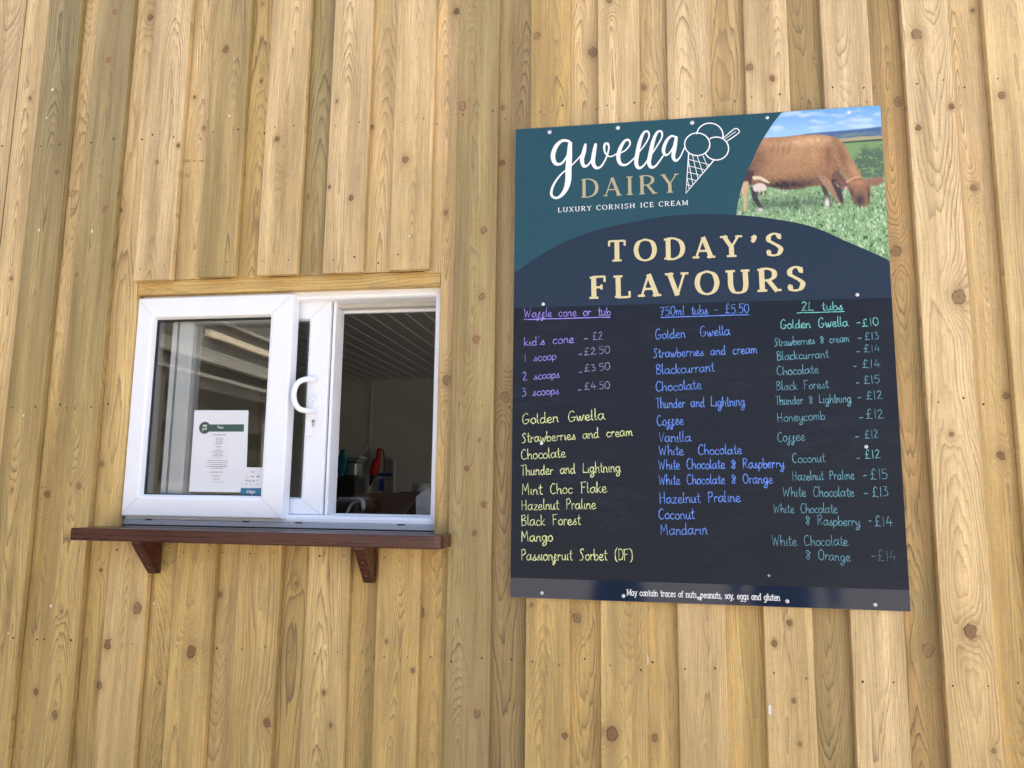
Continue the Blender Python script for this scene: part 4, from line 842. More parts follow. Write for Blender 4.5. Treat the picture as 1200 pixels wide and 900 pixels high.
# handwritten lines: text, baseline start and end, x-height, ink, width
YT = YS-.0012
ROWS = [("Waffle cone or tub", 614.4, 372.0, 716.4, 369.6, 6, PURP, 1.3), ("kid's cone", 614.4, 405.6, 673.6, 401.6, 6, PURP, 1.25), ("£2", 694.5, 398.4, 707, 397.6, 5, LAV, 1.1),
 ("1 scoop", 614.4, 424.2, 653, 421.4, 5.6, PURP, 1.2), ("£2.50", 684.5, 416.4, 716, 413.8, 4.8, LAV, 1.1), ("2 scoops", 612.6, 446, 656.4, 442.6, 5.6, PURP, 1.2), ("£3.50", 684.5, 435.6, 716, 433.4, 4.8, LAV, 1.1),
 ("3 scoops", 611.4, 464.8, 655.6, 461.8, 5.6, PURP, 1.2), ("£4.50", 684.5, 457, 715.6, 455.2, 4.8, LAV, 1.1),
 ("Golden Gwella", 612, 497.2, 709.5, 491.6, 6.9, CREAM, 1.5), ("Strawberries and cream", 611.8, 519, 742.5, 510.4, 6.4, CREAM, 1.4), ("Chocolate", 611, 538.8, 663.8, 535.8, 6.6, CREAM, 1.4),
 ("Thunder and Lightning", 611, 557.4, 727.8, 552.8, 6.6, CREAM, 1.4), ("Mint Choc Flake", 611.6, 580, 712, 577, 6.8, CREAM, 1.4), ("Hazelnut Praline", 611.4, 597.8, 699, 596.4, 6.6, CREAM, 1.4),
 ("Black Forest", 611, 616, 681, 614.8, 6.8, CREAM, 1.4), ("Mango", 611, 634.8, 648.4, 634, 7, CREAM, 1.5), ("Passionfruit Sorbet (DF)", 611, 656.6, 742, 656.4, 6.8, CREAM, 1.4),
 ("750ml tubs - £5.50", 773.6, 370.2, 878.6, 366.6, 6, BLUE, 1.3), ("Golden  Gwella", 768, 397.8, 856.4, 392.6, 6.4, BLUE, 1.35), ("Strawberries and cream", 766, 419.6, 888.4, 413.8, 6.2, BLUE, 1.35),
 ("Blackcurrant", 769, 438.8, 838, 435.4, 6.4, BLUE, 1.35), ("Chocolate", 768.4, 458.8, 823, 456.2, 6.4, BLUE, 1.35), ("Thunder and Lightning", 769, 478.4, 873.4, 475.6, 6.4, BLUE, 1.35),
 ("Coffee", 770, 499.2, 802, 497.4, 6.6, BLUE, 1.4), ("Vanilla", 772, 518.2, 810.4, 517.4, 6.4, BLUE, 1.4), ("White  Chocolate", 772.6, 533.8, 870, 532, 6.2, BLUE, 1.4), ("White Chocolate & Raspberry", 772, 550.4, 919.6, 548, 6.2, BLUE, 1.4),
 ("White Chocolate & Orange", 772, 568, 906, 566.4, 6.2, BLUE, 1.4), ("Hazelnut Praline", 773, 590, 868.4, 588, 6.6, BLUE, 1.4), ("Coconut", 772, 608.4, 814.6, 608, 6.6, BLUE, 1.4), ("Mandarin", 774.2, 627, 829.8, 626, 6.6, BLUE, 1.45),
 ("2L tubs", 939, 364.4, 988, 363.4, 5.6, TEALC, 1.5), ("Golden Gwella", 914.6, 385.8, 994.8, 382.4, 6, TEALC, 1.5), ("£10", 1010.6, 383, 1030.4, 381.2, 5, TEALC, 1.3),
 ("Strawberries & cream", 907.6, 406, 996, 400.6, 5.2, AQ2, 1.25), ("£13", 1013, 398.4, 1030.4, 397.8, 4.8, AQ2, 1.1), ("Blackcurrant", 910.6, 422.4, 971.4, 419.2, 5.4, AQ2, 1.25), ("£14", 1012.2, 413.2, 1032, 412.2, 4.8, AQ2, 1.1),
 ("Chocolate", 910.6, 440, 960, 437.2, 5.6, AQ2, 1.25), ("£14", 1010.4, 431.2, 1032, 430.6, 4.9, AQ2, 1.1), ("Black Forest", 910, 457.6, 971.4, 454.8, 5.5, AQ2, 1.1), ("£15", 1012.2, 450, 1032, 448.6, 4.8, AQ2, 1.1),
 ("Thunder & Lightning", 909, 474.6, 998, 471.4, 5.6, AQ2, 1.2), ("£12", 1015, 468.2, 1034.8, 467.4, 5, AQ2, 1.1), ("Honeycomb", 911.2, 494.8, 967.6, 491.4, 5.8, AQ2, 1.15), ("£12", 1014.6, 491, 1036.2, 490.2, 5.8, AQ2, 1.1),
 ("Coffee", 911.2, 517.8, 944, 516.4, 6, AQ2, 1.15), ("£12", 1013.4, 514.2, 1030, 513.4, 5.2, AQ2, 1.15), ("Coconut", 928.6, 542.6, 967.4, 541.4, 5.6, AQ2, 1.2), ("£12", 1013.4, 537.8, 1032.4, 536.8, 5.2, TEALC, 1.2),
 ("Hazelnut Praline", 928.8, 563.2, 1001.6, 561.6, 5.6, AQ2, 1.2), ("£15", 1020, 562, 1041.6, 561, 6, AQ2, 1.1), ("White Chocolate", 917.6, 581.8, 1001.6, 582, 5.8, AQ2, 1.2), ("£13", 1021.8, 582, 1041.8, 581.6, 5.8, AQ2, 1.1),
 ("White Chocolate", 906.4, 601, 981.8, 601.4, 5.6, AQ2, 1.1), ("& Raspberry", 944.4, 615.2, 1008.4, 616.4, 6, AQ2, 1.2), ("£14", 1024.8, 617, 1046.6, 616.4, 6.2, AQ2, 1.1),
 ("White Chocolate", 904.6, 639.6, 994.6, 639.2, 6.2, AQ2, 1.05), ("& Orange", 944.4, 655.4, 996.8, 658, 6.2, AQ2, 1.1), ("£14", 1028.2, 657.2, 1051, 657.2, 6.2, AQ3, 1.1)]
random.seed(4)
DASH = [(684.5, 397.2, 688.5, 397, LAV), (678.6, 415.4, 681.4, 415.2, LAV), (678.6, 436.4, 681.8, 436.2, LAV), (677.8, 457.2, 681, 457, LAV), (1004, 378.6, 1007.4, 378.2, TEALC), (1005.6, 396.6, 1008.8, 396.4, AQ2), (1004, 412.4, 1006.8, 412.2, AQ2),
 (1000.4, 429.6, 1002.8, 429.4, AQ2), (1003.4, 449, 1006, 448.8, AQ2), (1005.4, 466.2, 1008.4, 466, AQ2), (1007, 489.6, 1010.8, 489.4, AQ2), (1002.2, 512, 1006, 511.8, AQ2), (1004, 537.2, 1007, 537, AQ2), (1011.8, 557.4, 1014.8, 557, AQ2), (1012.4, 578.4, 1015.8, 578.2, AQ2), (1018, 610.6, 1020.4, 610.4, AQ2), (1021, 652, 1025, 651.8, AQ3)]
for t, u0, v0, u1, v1, xh, mt, wd in ROWS:
    m = MB(); write(m, t, A(u0, v0), A(u1, v1), xh*PXM*.95, wd*PXM*.76, YT, asc=.96, wobble=.055); m.build('handwritten_line', mt, board)
for u0, v0, u1, v1, mt in ((614.4, 374.6, 715, 371.8, PURP), (774.4, 372.4, 877.4, 368.8, BLUE), (934, 366.8, 989, 365.2, TEALC)):
    m = MB(); P = [A(u0+(u1-u0)*k/8, v0+(v1-v0)*k/8+jit(.25)) for k in range(9)]; ribbon(m, P, 1.1*PXM, YT-.0004); m.build('underline', mt, board)
for u0, v0, u1, v1, mt in DASH:
    m = MB(); ribbon(m, [A(u0, v0), A(u1, v1)], 1.1*PXM, YT-.0004); m.build('dash_mark', mt, board)
# fixing screws with white caps
for u, v in ((644, 155), (724, 150), (811, 144), (899, 138), (994.5, 131.5), (636.5, 356.5), (1004.5, 345.5), (634.5, 519.6), (1015, 523.6), (635, 695), (730.5, 698.4), (819, 701), (922.5, 704.6), (1025.5, 708.6), (901, 674.6)):
    X, Z = A(u, v); r = .0042 if v != 674.6 else .003
    def dome(rr, y0, y1, k=14):
        mm = MB(); V = [(X+rr*q*math.cos(a*2*math.pi/k), y0+(y1-y0)*(1-q*q), Z+rr*q*math.sin(a*2*math.pi/k)) for q in (1, .75, .4, .01) for a in range(k)]
        return mm.add(V, [(i*k+a, i*k+(a+1) % k, (i+1)*k+(a+1) % k, (i+1)*k+a) for i in range(3) for a in range(k)])
    sc = dome(r, YS-.0008, YS-.004).build('screw_cap', WHITECAP if v != 674.6 else GREYSILL, board, smooth=True)
    if v > 140: dome(r*1.35, YS-.0007, YS-.0011).build('washer', DARKRIM if v > 300 else GREYSILL, sc)
    dome(r*.33, YS-.0039, YS-.0045, 8).build('screw_recess', DARKRIM if (int(u) % 2) else GREYSILL, sc)


# ------------------------------------------------------------------ leaflet and sticker inside the fixed pane
PAPER = plain('white_paper', (.72, .74, .78), .35, var=.03, scale=8); HGREEN = plain('dark_green_print', (.035, .085, .075), .4); TXT = plain('grey_print', (.22, .23, .26), .6); PALE = plain('pale_print', (.62, .66, .55), .6)
YP = Y1+.0205
leaf = thing('price_leaflet', 'white paper leaflet with dark green header taped to the fixed window pane', 'leaflet', (at(255, 530, YP)[0], YP, at(255, 576, YP)[1]))
def quad(name, px, y, mat, parent, th=.0):
    P = [at(u, v, y) for u, v in px]; m = MB()
    if th: m.add([(p[0], y, p[1]) for p in P]+[(p[0], y+th, p[1]) for p in P], [(0, 3, 2, 1), (4, 5, 6, 7), (0, 1, 5, 4), (1, 2, 6, 5), (2, 3, 7, 6), (3, 0, 4, 7)])
    else: m.add([(p[0], y, p[1]) for p in P], [(0, 3, 2, 1)])
    return m.build(name, mat, parent)
quad('paper_sheet', ((228, 480.8), (291.2, 480.8), (288, 577), (221.6, 576)), YP, PAPER, leaf, .0006)
quad('header_bar', ((244, 497.4), (286, 497.2), (285.6, 505.8), (243.6, 505.8)), YP-.0004, HGREEN, leaf)
m = MB(); c_ = at(240, 501.3, YP); r_ = 7.6*1.9/870*1.02; m.add([(c_[0]+r_*math.cos(a*math.pi/14), YP-.0006, c_[1]+r_*math.sin(a*math.pi/14)) for a in range(28)], [tuple(range(28))]); m.build('header_badge', HGREEN, leaf)
m = MB(); b4 = lambda x, y: at(225+x/15., 480+y/15., YP)
ribbon(m, [b4(195, 275), b4(270, 272)], 1.0*PXM, YP-.0009, rnd=False); ribbon(m, [b4(205, 285), b4(250, 288), b4(255, 300)], 1.3*PXM, YP-.00095); ribbon(m, [b4(198, 285), b4(198, 315)], .5*PXM, YP-.0009); ribbon(m, [b4(238, 285), b4(238, 312)], .5*PXM, YP-.0009)
m.build('badge_animal', PALE, leaf)
m = MB(); write(m, "gwella", b4(182, 355), b4(268, 350), 1.5*PXM, .5*PXM, YP-.0009, wobble=0); write(m, "Prices", b4(450, 333), b4(552, 330), 2.0*PXM, .7*PXM, YP-.0009, wobble=0); m.build('header_text', PALE, leaf)
m = MB(); rr = random.Random(9)
for yv, xa, xb, wd_ in ((443, 372, 605, 1.0), (503, 430, 550, .7), (533, 425, 543, .7), (563, 425, 540, .7), (597, 408, 550, .8), (655, 435, 512, .9), (712, 420, 520, .7), (743, 355, 582, .7), (773, 405, 525, .7), (803, 385, 552, .7), (833, 395, 540, .5), (892, 290, 630, .7), (930, 285, 628, .7), (965, 330, 600, .6), (998, 270, 640, .8), (1030, 360, 560, .7), (1098, 345, 560, .9), (1160, 385, 520, .5), (1195, 390, 500, .5), (1230, 395, 490, .5), (1270, 370, 560, .4)):
    x_ = xa-(yv-440)*.035
    while x_ < xb-(yv-440)*.035:
        e_ = x_+rr.uniform(14, 44); ribbon(m, [b4(x_, yv), b4(min(e_, xb), yv)], wd_*PXM, YP-.0009, rnd=False); x_ = e_+rr.uniform(4, 10)
m.build('text_lines', TXT, leaf, kind='stuff')
stk = thing('window_sticker', 'small white and blue sticker in the lower right corner of the fixed pane', 'sticker', (at(295, 575, YP)[0], YP-.003, at(295, 581, YP)[1])); YK = YP-.0014
c5 = lambda x, y: (272+x/18., 540+y/18.)
quad('sticker_card', (c5(215, 135), c5(650, 140), c5(612, 575), c5(182, 575)), YK, PAPER, stk, .0004)
quad('blue_band', (c5(183, 575), c5(612, 575), c5(596, 750), c5(168, 748)), YK-.0003, plain('blue_print', (.010, .15, .28), .35), stk, .0004)
Pk = lambda x, y: at(*c5(x, y), YK)
m = MB(); write(m, "Clotta", Pk(305, 672), Pk(490, 670), 2.0*PXM, .75*PXM, YK-.0008, wobble=0, asc=.6) if False else None
m = MB()
for pts in (((345, 625), (310, 645), (325, 672), (355, 668)), ((370, 668), (372, 618)), ((395, 640), (380, 655), (395, 670), (408, 655), (395, 640)), ((425, 625), (425, 668), (440, 668)), ((452, 645), (455, 668)), ((488, 645), (470, 655), (480, 668), (488, 665)), ((395, 690), (425, 698), (450, 688))):
    ribbon(m, [(p[0], p[1]) for p in smooth([Pk(*q) for q in pts], 4)], .65*PXM, YK-.0008)
m.build('band_lettering', PAPER, stk)
for nm, pts, cc in (('yellow_mark', ((295, 335), (335, 335)), (.7, .6, .2)), ('blue_mark', ((530, 330), (565, 330)), (.12, .2, .6))):
    m = MB(); ribbon(m, [Pk(*q) for q in pts], 1.8*PXM, YK-.0006); m.build(nm, plain(nm, cc, .5), stk)
m = MB()
for a, b, yv, wd_ in ((410, 465, 235, 1.1), (400, 465, 330, 1.1), (288, 325, 415, 1.8), (350, 400, 425, 1.2), (425, 480, 425, 1.2), (520, 552, 412, .8), (280, 335, 495, .5), (395, 415, 495, .9), (510, 560, 495, .7)): ribbon(m, [Pk(a, yv), Pk(b, yv)], wd_*PXM, YK-.0006, rnd=False)
m.build('small_print', TXT, stk, kind='stuff')

# ------------------------------------------------------------------ things in the room behind the hatch
def bx3(u0, v0, u1, v1, y0, y1, bev=.004):       # box whose front face is seen at those pixels on plane y0
    a = at(u0, v0, y0); b = at(u1, v1, y0); return MB().box((min(a[0], b[0]), y0, min(a[1], b[1])), (max(a[0], b[0]), y1, max(a[1], b[1])), bev)
WHITEP = plain('white_plastic', (.55, .56, .56), .35); REDP = plain('red_plastic', (.55, .02, .02), .35); BLKP = plain('black_plastic', (.015, .015, .017), .4); BLUEP = plain('blue_plastic', (.02, .06, .42), .35); TEALF = plain('teal_cloth', (.0, .16, .22), .8)
CARD = plain('brown_cardboard', (.20, .12, .065), .85, var=.12, scale=20)
WTOP = 1.22
wt = thing('worktop', 'dark steel work table just inside the hatch carrying boxes and equipment', 'work table', (-1., 1.4, RZ0))
MB().box((-2.4, .45, WTOP-.04), (.4, 2.9, WTOP), .003).build('table_top', plain('dull_steel', (.25, .25, .26), .4, metal=.6), wt)
for x_ in (-2.3, .3):
    for y_ in (.55, 2.8): MB().box((x_-.02, y_-.02, RZ0), (x_+.02, y_+.02, WTOP-.041)).build('leg', STEEL, wt)
# black cabinet with steel tray, lid and cloth
yb = 2.2
a0 = at(383, 559, yb); a1 = at(417, 559, yb)
bk = MB().box((a0[0], yb, WTOP+.001), (a1[0], yb+.16, a0[1]), .01).build('black_appliance', BLKP); tag(bk, 'black appliance box under the steel tray on the work table', 'appliance')
ty = yb+.06; m = MB(); t0 = at(397, 544, ty); t1 = at(419, 544, ty); tz0 = a0[1]+.002; tz1 = at(410, 541, ty)[1]
tray = thing('steel_tray', 'rectangular stainless steel food tray with rim on the black appliance', 'tray', ((t0[0]+t1[0])/2, ty+.1, tz0))
m.box((t0[0], ty, tz0), (t1[0]-.004, ty+.10, tz1), .012).build('tray_body', STEEL, tray); MB().box((t0[0]-.014, ty-.014, tz1), (t1[0]+.004, ty+.11, tz1+.014), .004).build('tray_rim', STEEL, tray)
lid_ = MB().box((at(397, 540, ty)[0], ty-.01, tz1+.016), (at(422.5, 540, ty)[0], ty+.11, tz1+.034), .008).build('lid', WHITEP, tray)
m = MB().tube([(at(411, 535, ty)[0], ty+.1, tz1+.036), (at(417, 532, ty)[0], ty+.1, tz1+.05), (at(422, 528, ty)[0], ty+.1, tz1+.075), (at(424, 522, ty)[0], ty+.1, tz1+.11)], .004, 8); m.build('wire_handle', WHITEP, tray)
m = MB(); cpt = at(401, 535, ty-.02)
rr = random.Random(3); V = []; nU, nV = 12, 10
for i in range(nV+1):
    for k in range(nU):
        a = k*2*math.pi/nU; t = i/nV; R_ = (.013+.015*math.sin(math.pi*min(1, t*1.1)))*(1+.18*math.sin(3*a+t*5)); V.append((cpt[0]+R_*math.cos(a)+.01*t, ty-.035+R_*.7*math.sin(a), tz0+.0+t*(at(400, 527, ty)[1]-tz0)))
m.add(V, [(i*nU+k, i*nU+(k+1) % nU, (i+1)*nU+(k+1) % nU, (i+1)*nU+k) for i in range(nV) for k in range(nU)]+[tuple(range(nU))[::-1], tuple(range(nV*nU, nV*nU+nU))])
tag(m.build('teal_cloth', TEALF, smooth=True), 'crumpled teal cloth stuffed beside the steel tray', 'cloth')
# red stick blender hanging on the back wall with blue rack
yw = RY1-.10
bl = thing('stick_blender', 'red handheld stick blender with black shaft hanging on the back wall', 'blender', (*[at(440, 550, yw)[0]], yw, at(440, 570, yw)[1]))
def T3(u, v, y=yw): a = at(u, v, y); return (a[0], y, a[1])
MB().tube([T3(445, 525), T3(444.4, 527), T3(443.5, 537), T3(442.5, 540), T3(441, 542), T3(437.5, 555), T3(437, 557)], [.012, .021, .021, .028, .040, .042, .024], 16).build('blender_body', REDP, bl, smooth=True)
MB().tube([T3(436.5, 557), T3(435.2, 562), T3(433.5, 569)], [.026, .018, .008], 12).build('blender_shaft', BLKP, bl, smooth=True)
MB().tube([T3(432.6, 570), T3(432.2, 573)], [.014, .018], 10).build('blade_guard', WHITEP, bl)
MB().tube([tuple(p) for p in smooth([T3(446.5, 526), T3(449.5, 530), T3(450.3, 545), T3(450, 560), T3(449.5, 577)], 5)], .005, 7).build('power_cord', BLKP, bl, smooth=True)
rk = thing('blue_rack', 'blue wall rack with black clips behind the red blender', 'rack', (at(451, 557, yw)[0], RY1-.03, at(451, 575, yw)[1]))
bx3(442, 554.5, 458.5, 558, RY1-.05, RY1-.02).build('rack_bar', BLUEP, rk); bx3(444.5, 561, 448, 576, RY1-.05, RY1-.02).build('rack_strap', BLUEP, rk); bx3(459, 555, 461.5, 559, RY1-.06, RY1-.015).build('clip', BLKP, rk)
for nm, u0, u1, v0, v1, lab in (('waste_pipe', 459.5, 464, 541, 576, 'thick pale upright pipe on the back wall right of the blue rack'), ('waste_pipe', 392.5, 396, 510, 565, 'thin pale upright pipe at the far left of the open hatch')):
    p0 = at((u0+u1)/2, v1, RY1-.03); p1 = at((u0+u1)/2, v0, RY1-.03); r = (u1-u0)/2*(RY1+1.8)/870
    m = MB().tube([(p0[0], RY1-.03-r, p0[1]-.1), (p0[0], RY1-.03-r, p1[1]), (p0[0]-.02, RY1-.03-r*.5, p1[1]+.02)], r, 12); tag(m.build(nm, WHITEP, smooth=True), lab, 'pipe')
# round white tub
yq = 2.4; q0 = at(490, 583, yq); r = 10.5*(yq+1.856)/870
tb = MB().lathe((q0[0], yq+r, WTOP+.001), [(r*.9, 0), (r*.97, at(490, 569, yq)[1]-WTOP-.001), (r*1.04, at(490, 568.6, yq)[1]-WTOP), (r*1.04, at(490, 566.8, yq)[1]-WTOP)], 28)
tag(tb.build('round_tub', WHITEP, smooth=False), 'round whitish tub standing behind the open cardboard box', 'tub')
# open cardboard box
yc = .95; c0 = at(429, 577, yc); c1 = at(493, 577, yc); cz0 = WTOP+.001; cz1 = (c0[1]+c1[1])/2
cb = thing('cardboard_box', 'open brown cardboard box lying behind the hatch, its dark inside showing', 'cardboard box', ((c0[0]+c1[0])/2, yc+.2, cz0))
X0, X1 = c0[0], c1[0]; D = .42
m = MB(); V = [(X0, yc+D, cz0), (X1, yc+D, cz0), (X1, yc+D, cz1), (X0, yc+D, cz1)]
MB().box((X0, yc+D, cz0), (X1, yc+D+.006, cz1)).build('box_back', CARD, cb); MB().box((X0-.006, yc, cz0), (X0, yc+D, cz1-.004)).build('box_side', CARD, cb); MB().box((X1, yc, cz0), (X1+.006, yc+D, cz1-.004)).build('box_side', CARD, cb); MB().box((X0, yc, cz0), (X1, yc+D, cz0+.006)).build('box_base', CARD, cb)
def slab3(P, d=.004):
    m = MB(); n = len(P); m.add(list(P)+[(p[0], p[1]+d, p[2]-d) for p in P], [tuple(range(n))[::-1], tuple(range(n, 2*n))]+[(k, (k+1) % n, n+(k+1) % n, n+k) for k in range(n)]); return m
slab3([T3(429, 577, yc), T3(405, 585, yc-.1), T3(424, 583, yc-.12), T3(434, 583.5, yc-.02)]).build('flap', CARD, cb)
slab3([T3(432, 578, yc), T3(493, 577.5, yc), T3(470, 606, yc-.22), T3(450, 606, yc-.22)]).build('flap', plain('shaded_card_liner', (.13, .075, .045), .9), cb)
# white perforated bag leaning at the right
yg = .62; m = MB(); P = [T3(487.5, 582, yg), T3(494, 577, yg), T3(503.5, 572, yg), T3(506, 612, yg), T3(487.5, 612, yg)]
bgm = slab3(P, .02); tag(bgm.build('white_carton', plain('white_carton', (.60, .58, .55), .6, var=.2, scale=25)), 'white carton with dark specks at the right edge of the open hatch', 'carton')
# curved glass display with white handle
yd = .55; ds = thing('glass_display', 'curved glass topping display with white handle just inside the hatch', 'display case', (at(405, 600, yd)[0], yd+.1, WTOP))
d0 = at(380, 585.5, yd); d1 = at(424, 585.5, yd)
m = MB(); N_ = 12; V = []
prof = [(yd+.30, d0[1]), (yd+.12, d0[1]), (yd+.05, d0[1]-.012), (yd+.01, d0[1]-.04), (yd-.01, d0[1]-.08), (yd-.015, WTOP+.02)]
for x_ in (d0[0], d1[0]-.02): V += [(x_, a, b) for a, b in prof]
n_ = len(prof); m.add(V, [(k, k+1, n_+k+1, n_+k) for k in range(n_-1)]); m.build('curved_glass', GLASS, ds, smooth=True)
m = MB().tube([(d0[0], yd+.12, d0[1]+.004), (d1[0]-.02, yd+.12, d0[1]+.004)], .0035, 6); m.build('top_trim', plain('grey_trim', (.35, .37, .38), .3), ds)
m = MB().tube([tuple(p) for p in smooth([T3(421, 586.5, yd), T3(413, 590, yd), T3(407, 600, yd), T3(404, 612, yd)], 5)], .0045, 8); m.build('curved_edge', plain('grey_edge', (.42, .44, .45), .3), ds, smooth=True)
MB().box((d0[0], yd+.02, WTOP+.001), (d1[0]-.03, yd+.28, WTOP+.04), .004).build('display_base', BLKP, ds)
m = MB().tube([tuple(p) for p in smooth([T3(412, 584.5, yd-.02), T3(420, 584, yd-.02), T3(425, 586, yd-.02), T3(426, 590, yd-.02), T3(425.8, 597.5, yd-.02)], 5)], [.002]*4+[.003]*4+[.005]*5+[.0085]*5+[.0095, .009, .006], 10) if False else MB().tube([T3(411, 584.6, yd-.02), T3(419, 584, yd-.02), T3(424, 585.4, yd-.02), T3(425.6, 589, yd-.02), T3(425.9, 594, yd-.02), T3(425.7, 598, yd-.02)], [.002, .004, .006, .0075, .0078, .0045], 12)
m.build('white_handle', WHITEP, ds, smooth=True)

# ------------------------------------------------------------------ the yard in front, mirrored in glass and board
def ground_mat():
    n = NT('yard_concrete'); o = n.obj(); f = n.noise(o, .6, 5, .6); g = n.noise(o, 22., 4, .7)
    c = n.mix(n.ramp(f, .35, .65), (.34, .305, .25), (.44, .40, .335)); k = n.ramp(g, .3, .7, .85, 1.12); n.put(n.p.inputs['Base Color'], n.mix(1., c, n.xyz(k, k, k), 'MULTIPLY'))
    n.p.inputs['Roughness'].default_value = .9; n.bump(g, .4, .01); return n.m
tag(obj('ground', [(-90, -120, 0), (90, -120, 0), (90, 40, 0), (-90, 40, 0)], [(0, 1, 2, 3)], ground_mat()), kind='structure')
OLD = weathered('weathered_grey_timber', (.31, .30, .26), (.50, .49, .43), (1, .3, 6)); OLDB = weathered('weathered_brown_timber', (.11, .10, .085), (.24, .22, .185), (6, 6, .5)); STRIP = plain('lit_strip_pale', (.80, .70, .52), .6)
BX = -4.2

bn = thing('open_barn', 'old timber open-fronted barn across the yard, mirrored in the fixed window pane', 'barn', (BX-1.5, -5.5, 0))
for y_ in (-1.9, -4.1, -8.9, -11.4, -14.0, -17.0, -19.8): MB().box((BX-.18, y_-.09, 0), (BX-.03, y_+.09, 3.9)).build('post', OLDB, bn)
for y_ in (-6.35, -7.1): MB().box((BX-.16, y_-.06, 0), (BX-.06, y_+.06, 2.4)).build('post', OLD, bn)
MB().box((BX-.10, -20, 2.665), (BX, -1.7, 2.79)).build('beam', OLD, bn); MB().box((BX-.14, -20, 2.40), (BX-.06, -1.7, 2.50)).build('beam', OLDB, bn); MB().box((BX-.05, -20, 2.502), (BX+.01, -1.7, 2.535)).build('beam', OLD, bn)
MB().box((BX-.02, -20, 2.915), (BX+.035, -4.75, 2.98)).build('lit_strip', STRIP, bn); MB().box((BX-.02, -20, 3.10), (BX+.02, -1.7, 3.13)).build('beam', OLD, bn)  # bright mirrored strip of light put in as a pale bar
pm_ = None; y_ = -20.0
while y_ < -1.7:
    if pm_ is None: o = MB().box((BX-.05, y_+.003, 2.80), (BX-.028, y_+.147, 3.92)).build('weatherboard', OLDB, bn, origin=(BX, y_, 2.8)); pm_ = o.data; bo = o.location.copy()
    else: o = bpy.data.objects.new('weatherboard', pm_); col.objects.link(o); o.parent = bn; o.location = (bo[0]+random.uniform(-.008, .008), bo[1]+(y_+20), bo[2])
    y_ += .15
MB().box((BX-3.6, -20.1, 0), (BX-.2, -20.0, 3.9)).build('end_wall', OLDB, bn); MB().box((BX-3.6, -1.69, 0), (BX-.2, -1.6, 3.9)).build('end_wall', OLDB, bn)
MB().box((BX-3.6, -20, 0), (BX-3.5, -1.7, 3.9)).build('rear_wall', OLDB, bn)
MB().add([(BX+.25, -20.2, 3.93), (BX+.25, -1.5, 3.93), (BX-3.8, -1.5, 3.9), (BX-3.8, -20.2, 3.9), (BX+.25, -20.2, 3.98), (BX+.25, -1.5, 3.98), (BX-3.8, -1.5, 3.95), (BX-3.8, -20.2, 3.95)], [(0, 1, 2, 3), (7, 6, 5, 4), (0, 4, 5, 1), (1, 5, 6, 2), (2, 6, 7, 3), (3, 7, 4, 0)]).build('roof', plain('rusty_sheet', (.16, .11, .08), .8), bn)
for k, z_ in enumerate((.35, .8, 1.25, 1.7, 2.15)): MB().box((BX-1.0, -19.9, z_), (BX-.96, -1.9, z_+.22)).build('rail', OLDB if k % 2 else OLD, bn)

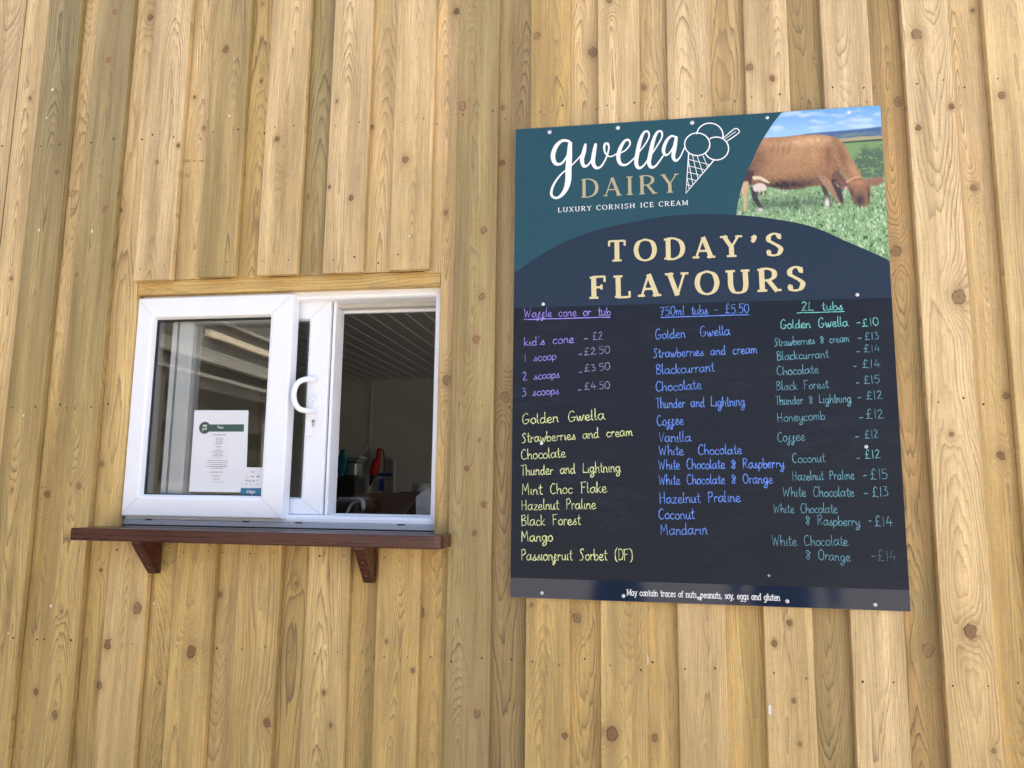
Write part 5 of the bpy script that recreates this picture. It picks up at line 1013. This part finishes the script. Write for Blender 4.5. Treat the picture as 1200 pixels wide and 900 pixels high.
# people standing in the yard, mirrored in the glossy foot of the board
def person(x, y, h, top, hair, label, hold):
    s = h/1.75; root = (x, y, .95*s); N = []; E = []; R = []
    def add(p, r, parent):
        N.append((x+p[0]*s, y+p[1]*s, p[2]*s)); R.append(r*s); i = len(N)-1
        if parent is not None: E.append((parent, i))
        return i
    pel = add((0, 0, .96), .135, None); wa = add((0, 0, 1.10), .125, pel); chn = add((0, .01, 1.28), .15, wa); sh_ = add((0, 0, 1.42), .10, chn); nk = add((0, .01, 1.51), .055, sh_); hd = add((0, .03, 1.60), .078, nk); tp = add((0, .02, 1.69), .075, hd); add((0, .10, 1.60), .022, hd)
    for q in (-1, 1):
        add((q*.085, .01, 1.61), .016, hd)
        hp_ = add((q*.09, 0, .90), .095, pel); kn_ = add((q*.10, .01, .50), .062, hp_); an = add((q*.10, -.02, .09), .042, kn_); ft = add((q*.11, .05, .045), .042, an); add((q*.12, .16, .035), .034, ft)
        s0 = add((q*.17, 0, 1.40), .062, sh_); el = add((q*.23, .02 if not hold else .06, 1.12), .045, s0)
        wr = add((q*.07, .25, 1.36), .027, el) if hold else add((q*.24, .08, .88), .027, el)
        dv = Vector((-q*.3, .5, .8)).normalized() if hold else Vector((0, .15, -1)).normalized()
        side = Vector((0, 1, 0)) if not hold else Vector((-q, 0, .2)).normalized()
        w0 = Vector(N[wr]); w0 = Vector(((w0.x-x)/s, (w0.y-y)/s, w0.z/s)); pm = w0+dv*.07; pi_ = add(tuple(pm), .026, wr)
        for k, L_ in enumerate((.068, .076, .071, .056)):
            b_ = pm+side*(k-1.5)*.021+dv*.012; i0 = add(tuple(b_), .010, pi_); c1 = b_+dv*L_*.5+Vector((0, .006, 0)); i1 = add(tuple(c1), .0085, i0); add(tuple(c1+dv*L_*.45+Vector((-q*.012, 0, 0))), .0075, i1)
        i0 = add(tuple(w0+dv*.03+side*.035), .011, wr); add(tuple(w0+dv*.07+side*.058), .009, i0)
    me = bpy.data.meshes.new('person'); me.from_pydata(N, E, []); o = bpy.data.objects.new('person', me); col.objects.link(o)
    sk = o.modifiers.new('skin', 'SKIN'); sv = me.skin_vertices[0].data
    for i, r in enumerate(R): sv[i].radius = (r, r)
    sv[0].use_root = True
    sub = o.modifiers.new('sub', 'SUBSURF'); sub.levels = sub.render_levels = 1
    dg = bpy.context.evaluated_depsgraph_get(); nm = bpy.data.meshes.new_from_object(o.evaluated_get(dg)); o.modifiers.clear(); o.data = nm
    skin = plain('skin', (.55, .33, .24), .5); jeans = plain('dark_jeans', (.02, .025, .045), .85); cl = plain('clothes', top, .9); nm.materials.clear()
    for mt in (skin, cl, jeans): nm.materials.append(mt)
    for p in nm.polygons:
        c = p.center; z_ = c.z/s; p.use_smooth = True
        hand = (hold and c.y-y > .24*s and z_ > 1.3 and z_ < 1.5) or (not hold and z_ < .90 and abs(c.x-x) > .2*s)
        p.material_index = 0 if (z_ > 1.47 or hand) else (1 if z_ > .93 else 2)
    # hair as a child shell
    m = MB(); V = []; nl, na = 7, 16; cc = Vector((x, y-.005*s, 1.635*s))
    for i in range(nl):
        th = i/(nl-1)*math.pi*.62+.02
        for k in range(na):
            a = k*2*math.pi/na; fr_ = 1.0 if math.sin(a) < .3 else .62
            V.append((cc.x+.102*s*math.sin(th*fr_)*math.cos(a), cc.y+.112*s*math.sin(th*fr_)*math.sin(a), cc.z+.115*s*math.cos(th*fr_)))
    m.add(V, [(i*na+k, i*na+(k+1) % na, (i+1)*na+(k+1) % na, (i+1)*na+k) for i in range(nl-1) for k in range(na)]+[tuple(range(na))])
    hr = m.build('hair', plain('hair', hair, .6)); hr.parent = o
    m = MB()
    for q in (-1, 1): m.box((x+q*.03*s-.008*s, y+.098*s, 1.622*s), (x+q*.03*s+.008*s, y+.106*s, 1.634*s), .002)
    e = m.build('eyes', BLKP); e.parent = o
    m = MB().box((x-.022*s, y+.100*s, 1.562*s), (x+.022*s, y+.106*s, 1.568*s), .002).build('mouth', plain('lips', (.4, .14, .12), .5)); m.parent = o
    tag(o, label, 'person'); return o
person(-.09, -2.42, 1.62, (.012, .016, .035), (.05, .03, .02), 'person in navy top facing the board, hands raised, mirrored left of centre in footer', True)
person(.74, -2.2, 1.72, (.010, .014, .03), (.03, .02, .015), 'person in dark clothes with arms down, mirrored right of centre in the footer', False)
